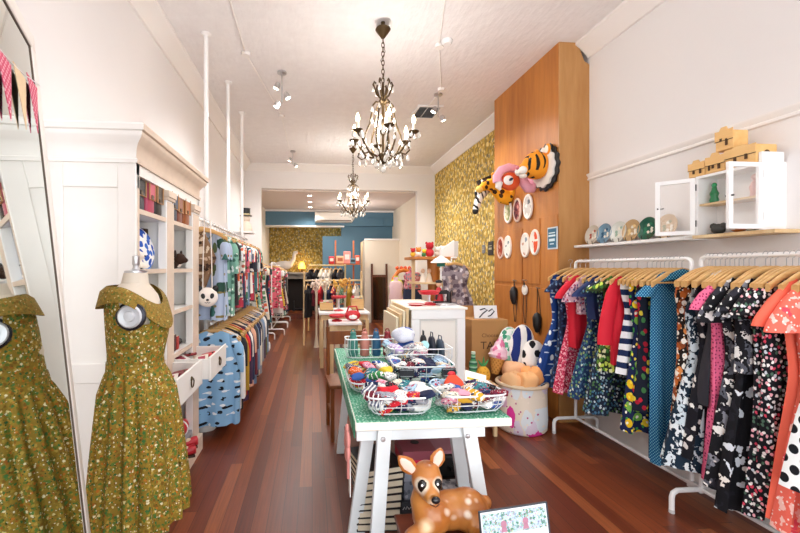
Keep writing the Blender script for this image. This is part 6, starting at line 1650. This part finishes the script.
# dried flower bunches on a slim stand in front of the frame
for i, (x, y, z, c, cn) in enumerate(((.08, 7.3, 1.12, '#ecd9cc', 'blush'), (.24, 7.3, 1.15, '#f0e4d2', 'cream'), (.46, 7.25, 1.12, '#e0b25a', 'golden'), (.60, 7.3, 1.14, '#d9a452', 'amber'))):
    t = thing('dried_flower_bunch', f'{cn} dried flower bunch in a slim vase before the pale A-frame rack', 'flowers', (x, y, 0), 0, 'dried flower bunches')
    put('vase', G().lathe([(.001, .0), (.05, 0), (.04, .03), (.02, .2), (.02, .95), (.03, 1.0), (.02, .99)], n=12), solid('#d9cdb8', .5), t)
    g = G(); r2 = random.Random(i)
    for k in range(26):
        th = r2.uniform(0, 2 * PI); q = r2.uniform(.02, .1)
        top = (q * math.cos(th), q * math.sin(th), z + r2.uniform(-.03, .1))
        g.tube([(0, 0, .97), (top[0] * .5, top[1] * .5, (z + .97) / 2), top], .002, 4)
        g.ell(top, (.02, .02, .024), n=6, k=4)
    put('flower_foliage', g, solid(c, .9), t)
# ladder shelf with toys, back room
t = thing('ladder_shelf', 'red-brown ladder shelf with toys against the blue wall', 'shelf', (.84, 10.35, 0))
for s in (-1, 1): put('ladder_post', G().box(s * .235 - .02, s * .235 + .02, -.02, .02, 0, 2.15), wood_mat('red_pine', '#a5562f', '#c0703f', 4), t)
for z in (.5, 1.0, 1.52): put('shelf', G().box(-.4, .4, -.14, .14, z, z + .025), wood_mat('red_pine', '#a5562f', '#c0703f', 4), t)
for i, (x, w, h, c, c2, nmx, l) in enumerate(((.50, .14, .19, '#c31f2c', '#ecd9c9', 'toy_lantern', 'red toy lantern at the end of the ladder shelf'), (.72, .2, .2, '#e3b48c', '#b5603f', 'toy_basket', 'peach woven toy basket on the ladder shelf'), (.90, .18, .32, '#dd8f86', '#ecd9d4', 'picture_box', 'tall pink picture box on the ladder shelf'), (1.05, .16, .14, '#5f8fa3', '#26303a', 'toy_camper', 'blue toy camper van on the ladder shelf'), (1.17, .12, .22, '#d9634a', '#efe6dc', 'toy_robot', 'coral toy robot at the ladder shelf end'))):
    t = thing(nmx, l, 'toy', (x, 10.3, 1.546), 0, None)
    put('toy_body', G().box(-w / 2, w / 2, -.05, .05, .0, h), solid(c, .6), t, bevel=.015)
    put('toy_front', G().box(-w * .32, w * .32, -.056, -.05, h * .35, h * .75), solid(c2, .6), t)
# fireplace in the alcove
t = thing('fireplace', 'pale grey mantelpiece around a dark fireplace opening in the papered alcove', 'fireplace', (-.3, 12.2, .15))
put('mantel_shelf', G().box(-.65, .6, -.32, 0, 1.10, 1.16), solid('#9c948e', .6), t, bevel=.004)
put('surround', G().box(-.6, -.42, -.22, 0, 0, 1.10).box(.38, .55, -.22, 0, 0, 1.10).box(-.42, .38, -.22, 0, .96, 1.10), solid('#8d867f', .6), t)
put('firebox', G().box(-.42, .38, -.05, -.01, 0, .96), solid('#1d1512', .9), t)
put('grate', G().box(-.25, .25, -.2, -.1, .05, .08).box(-.25, -.22, -.2, -.1, 0, .3).box(.22, .25, -.2, -.1, 0, .3), M_BLACK, t)
t = thing('goose_figure', 'pale grey goose figure on the mantel end above the racks', 'figurine', (-.86, 12.0, 1.312))
t.scale = (1.2, 1.2, 1.2)
g = G().ell((0, 0, .16), (.26, .1, .12), (0, -.1, 0)).tube([(.18, 0, .2), (.27, 0, .32), (.28, 0, .46)], [.07, .05, .045], 12).ell((.31, 0, .48), (.07, .05, .05)).tube([(-.2, 0, .16), (-.36, 0, .2)], [.07, .015], 10)
remesh(put('body', g, solid('#cfc6c2', .7, var=.06), t), .014, 6)
put('beak', G().tube([(.36, 0, .475), (.44, 0, .455)], [.028, .006], 8), solid('#c9853a', .5), t)
put('feet', G().box(-.08, .08, -.06, .06, 0, .06), solid('#c9853a', .5), t)
t = thing('mantel_lamp', 'small glowing amber lamp beside the goose figure', 'lamp', (-.30, 12.03, 1.312))
put('lamp_base', G().lathe([(.001, 0), (.06, 0), (.03, .03), (.02, .1)], n=14), M_BRASS, t)
put('lamp_shade', G().lathe([(.1, .1), (.09, .2), (.05, .3), (.001, .31)], n=16), glow('amber_lamp_shade', '#ffc04a', 3.0), t)
# mirror ladder leaning on the partition
t = thing('standing_mirror', 'tall dark framed mirror leaning on the cream partition', 'mirror', (1.76, 10.33, 0), (R(-3), 0, 0))
put('mirror_frame', G().box(-.22, -.17, -.02, .02, 0, 1.55).box(.17, .22, -.02, .02, 0, 1.55).box(-.17, .17, -.02, .02, 0, .08).box(-.17, .17, -.02, .02, 1.2, 1.26), M_DARKWOOD, t)
put('mirror_glass', G().box(-.17, .17, -.004, .012, .08, 1.2), solid('#4a3a30', .08, .8), t)
# dark timber chair at the aisle side of the trestle table
t = thing('wooden_chair', 'dark brown wooden chair behind the trestle table on the aisle side', 'chair', (.33, 3.52, 0), R(4))
M_CH = wood_mat('chair_wood', '#6b3a1c', '#8a5228', 4)
for sx in (-.17, .17):
    put('leg', G().tube([(sx, -.17, 0), (sx, -.16, .45)], .017, 8), M_CH, t)
    put('leg', G().tube([(sx, .19, 0), (sx, .16, .45), (sx, .2, .9)], .017, 8), M_CH, t)
put('seat', G().box(-.2, .2, -.2, .19, .44, .47), M_CH, t, bevel=.006)
put('backrest', G().box(-.17, .17, .18, .2, .74, .86), M_CH, t)
put('stretcher', G().cyl((-.17, -.165, .2), (-.17, .175, .2), .01, 8), M_CH, t)
put('stretcher', G().cyl((.17, -.165, .2), (.17, .175, .2), .01, 8), M_CH, t)

# ------------------------------------------------------------------ light
W = bpy.data.worlds.new('daylight'); SC.world = W; W.use_nodes = True
bg = W.node_tree.nodes['Background']
bg.inputs[0].default_value = (.95, .975, 1.0, 1); bg.inputs[1].default_value = 4.0
def lamp(name, typ, loc, energy, col, size=.1, rot=(0, 0, 0), **kw):
    d = bpy.data.lights.new(name, typ); d.energy = energy * .40; d.color = col
    if typ == 'AREA':
        d.shape = 'RECTANGLE'; d.size = size[0]; d.size_y = size[1]
    else: d.shadow_soft_size = size
    for k, v in kw.items(): setattr(d, k, v)
    o = bpy.data.objects.new(name, d); COL.objects.link(o); o.location = loc; o.rotation_euler = rot
    return o
WARM = (1, .97, .92); NEUT = (1, .99, .99)
po = lamp('shop_window_portal', 'AREA', (.65, YF - .06, 1.5), 1, (1, 1, 1), (3.8, 3.05), (R(90), 0, 0))
po.data.cycles.is_portal = True
for i, (x, y) in enumerate(((.608, 3.4), (.705, 6.865))):
    lamp('chandelier_lamp', 'POINT', (x, y, 2.70), 70, WARM, .2)
for x, y, e in ((-.323, 4.36, 190), (-.346, 7.3, 170), (1.53, 4.75, 190), (1.54, 7.2, 170)):
    lamp('spot_lamp', 'SPOT', (x, y, 3.2), e, NEUT, .12, (0, 0, 0), spot_size=R(165), spot_blend=.8)
lamp('spot_lamp', 'SPOT', (1.35, 1.9, 3.2), 150, NEUT, .12, (0, R(32), 0), spot_size=R(130), spot_blend=.8)  # added light of the unseen fitting, aimed at wall and clothes
lamp('spot_lamp', 'SPOT', (.1, 1.7, 3.2), 25, NEUT, .12, (0, R(-18), 0), spot_size=R(130), spot_blend=.8)  # added light of the unseen fitting, aimed at the dress form
for i in range(3):
    lamp('downlight_lamp', 'SPOT', (-.05, 8.95 + .85 * i, BH - .02), 120, WARM, .05, (0, 0, 0), spot_size=R(150), spot_blend=.6)
lamp('back_room_fill_light', 'POINT', (1.0, 9.9, 2.5), 50, WARM, .15)  # added fill light with no fitting, lifts the back room
lamp('mantel_lamp_light', 'POINT', (-.30, 11.85, 1.55), 8, (1, .7, .3), .05)

# ------------------------------------------------------------------ camera
cd = bpy.data.cameras.new('shop_camera'); cam = bpy.data.objects.new('shop_camera', cd); COL.objects.link(cam)
cam.location = (0, 0, 1.45); cam.rotation_euler = (R(90), 0, -math.atan(35 / 400))
cd.sensor_width = 36; cd.lens = 18.0
cd.shift_x = 53 / 800; cd.shift_y = 1 / 800
cd.clip_start = .05
SC.camera = cam
SC.view_settings.view_transform = 'Standard'; SC.view_settings.look = 'None'
SC.view_settings.gamma = 1.0; SC.view_settings.use_curve_mapping = False
SC.view_settings.exposure = 0.36
SC.cycles.max_bounces = 10; SC.cycles.diffuse_bounces = 6; SC.cycles.glossy_bounces = 4
SC.cycles.transparent_max_bounces = 12
SC.cycles.sample_clamp_indirect = 8
SC.cycles.caustics_reflective = False; SC.cycles.caustics_refractive = False
SC.cycles.use_denoising = True
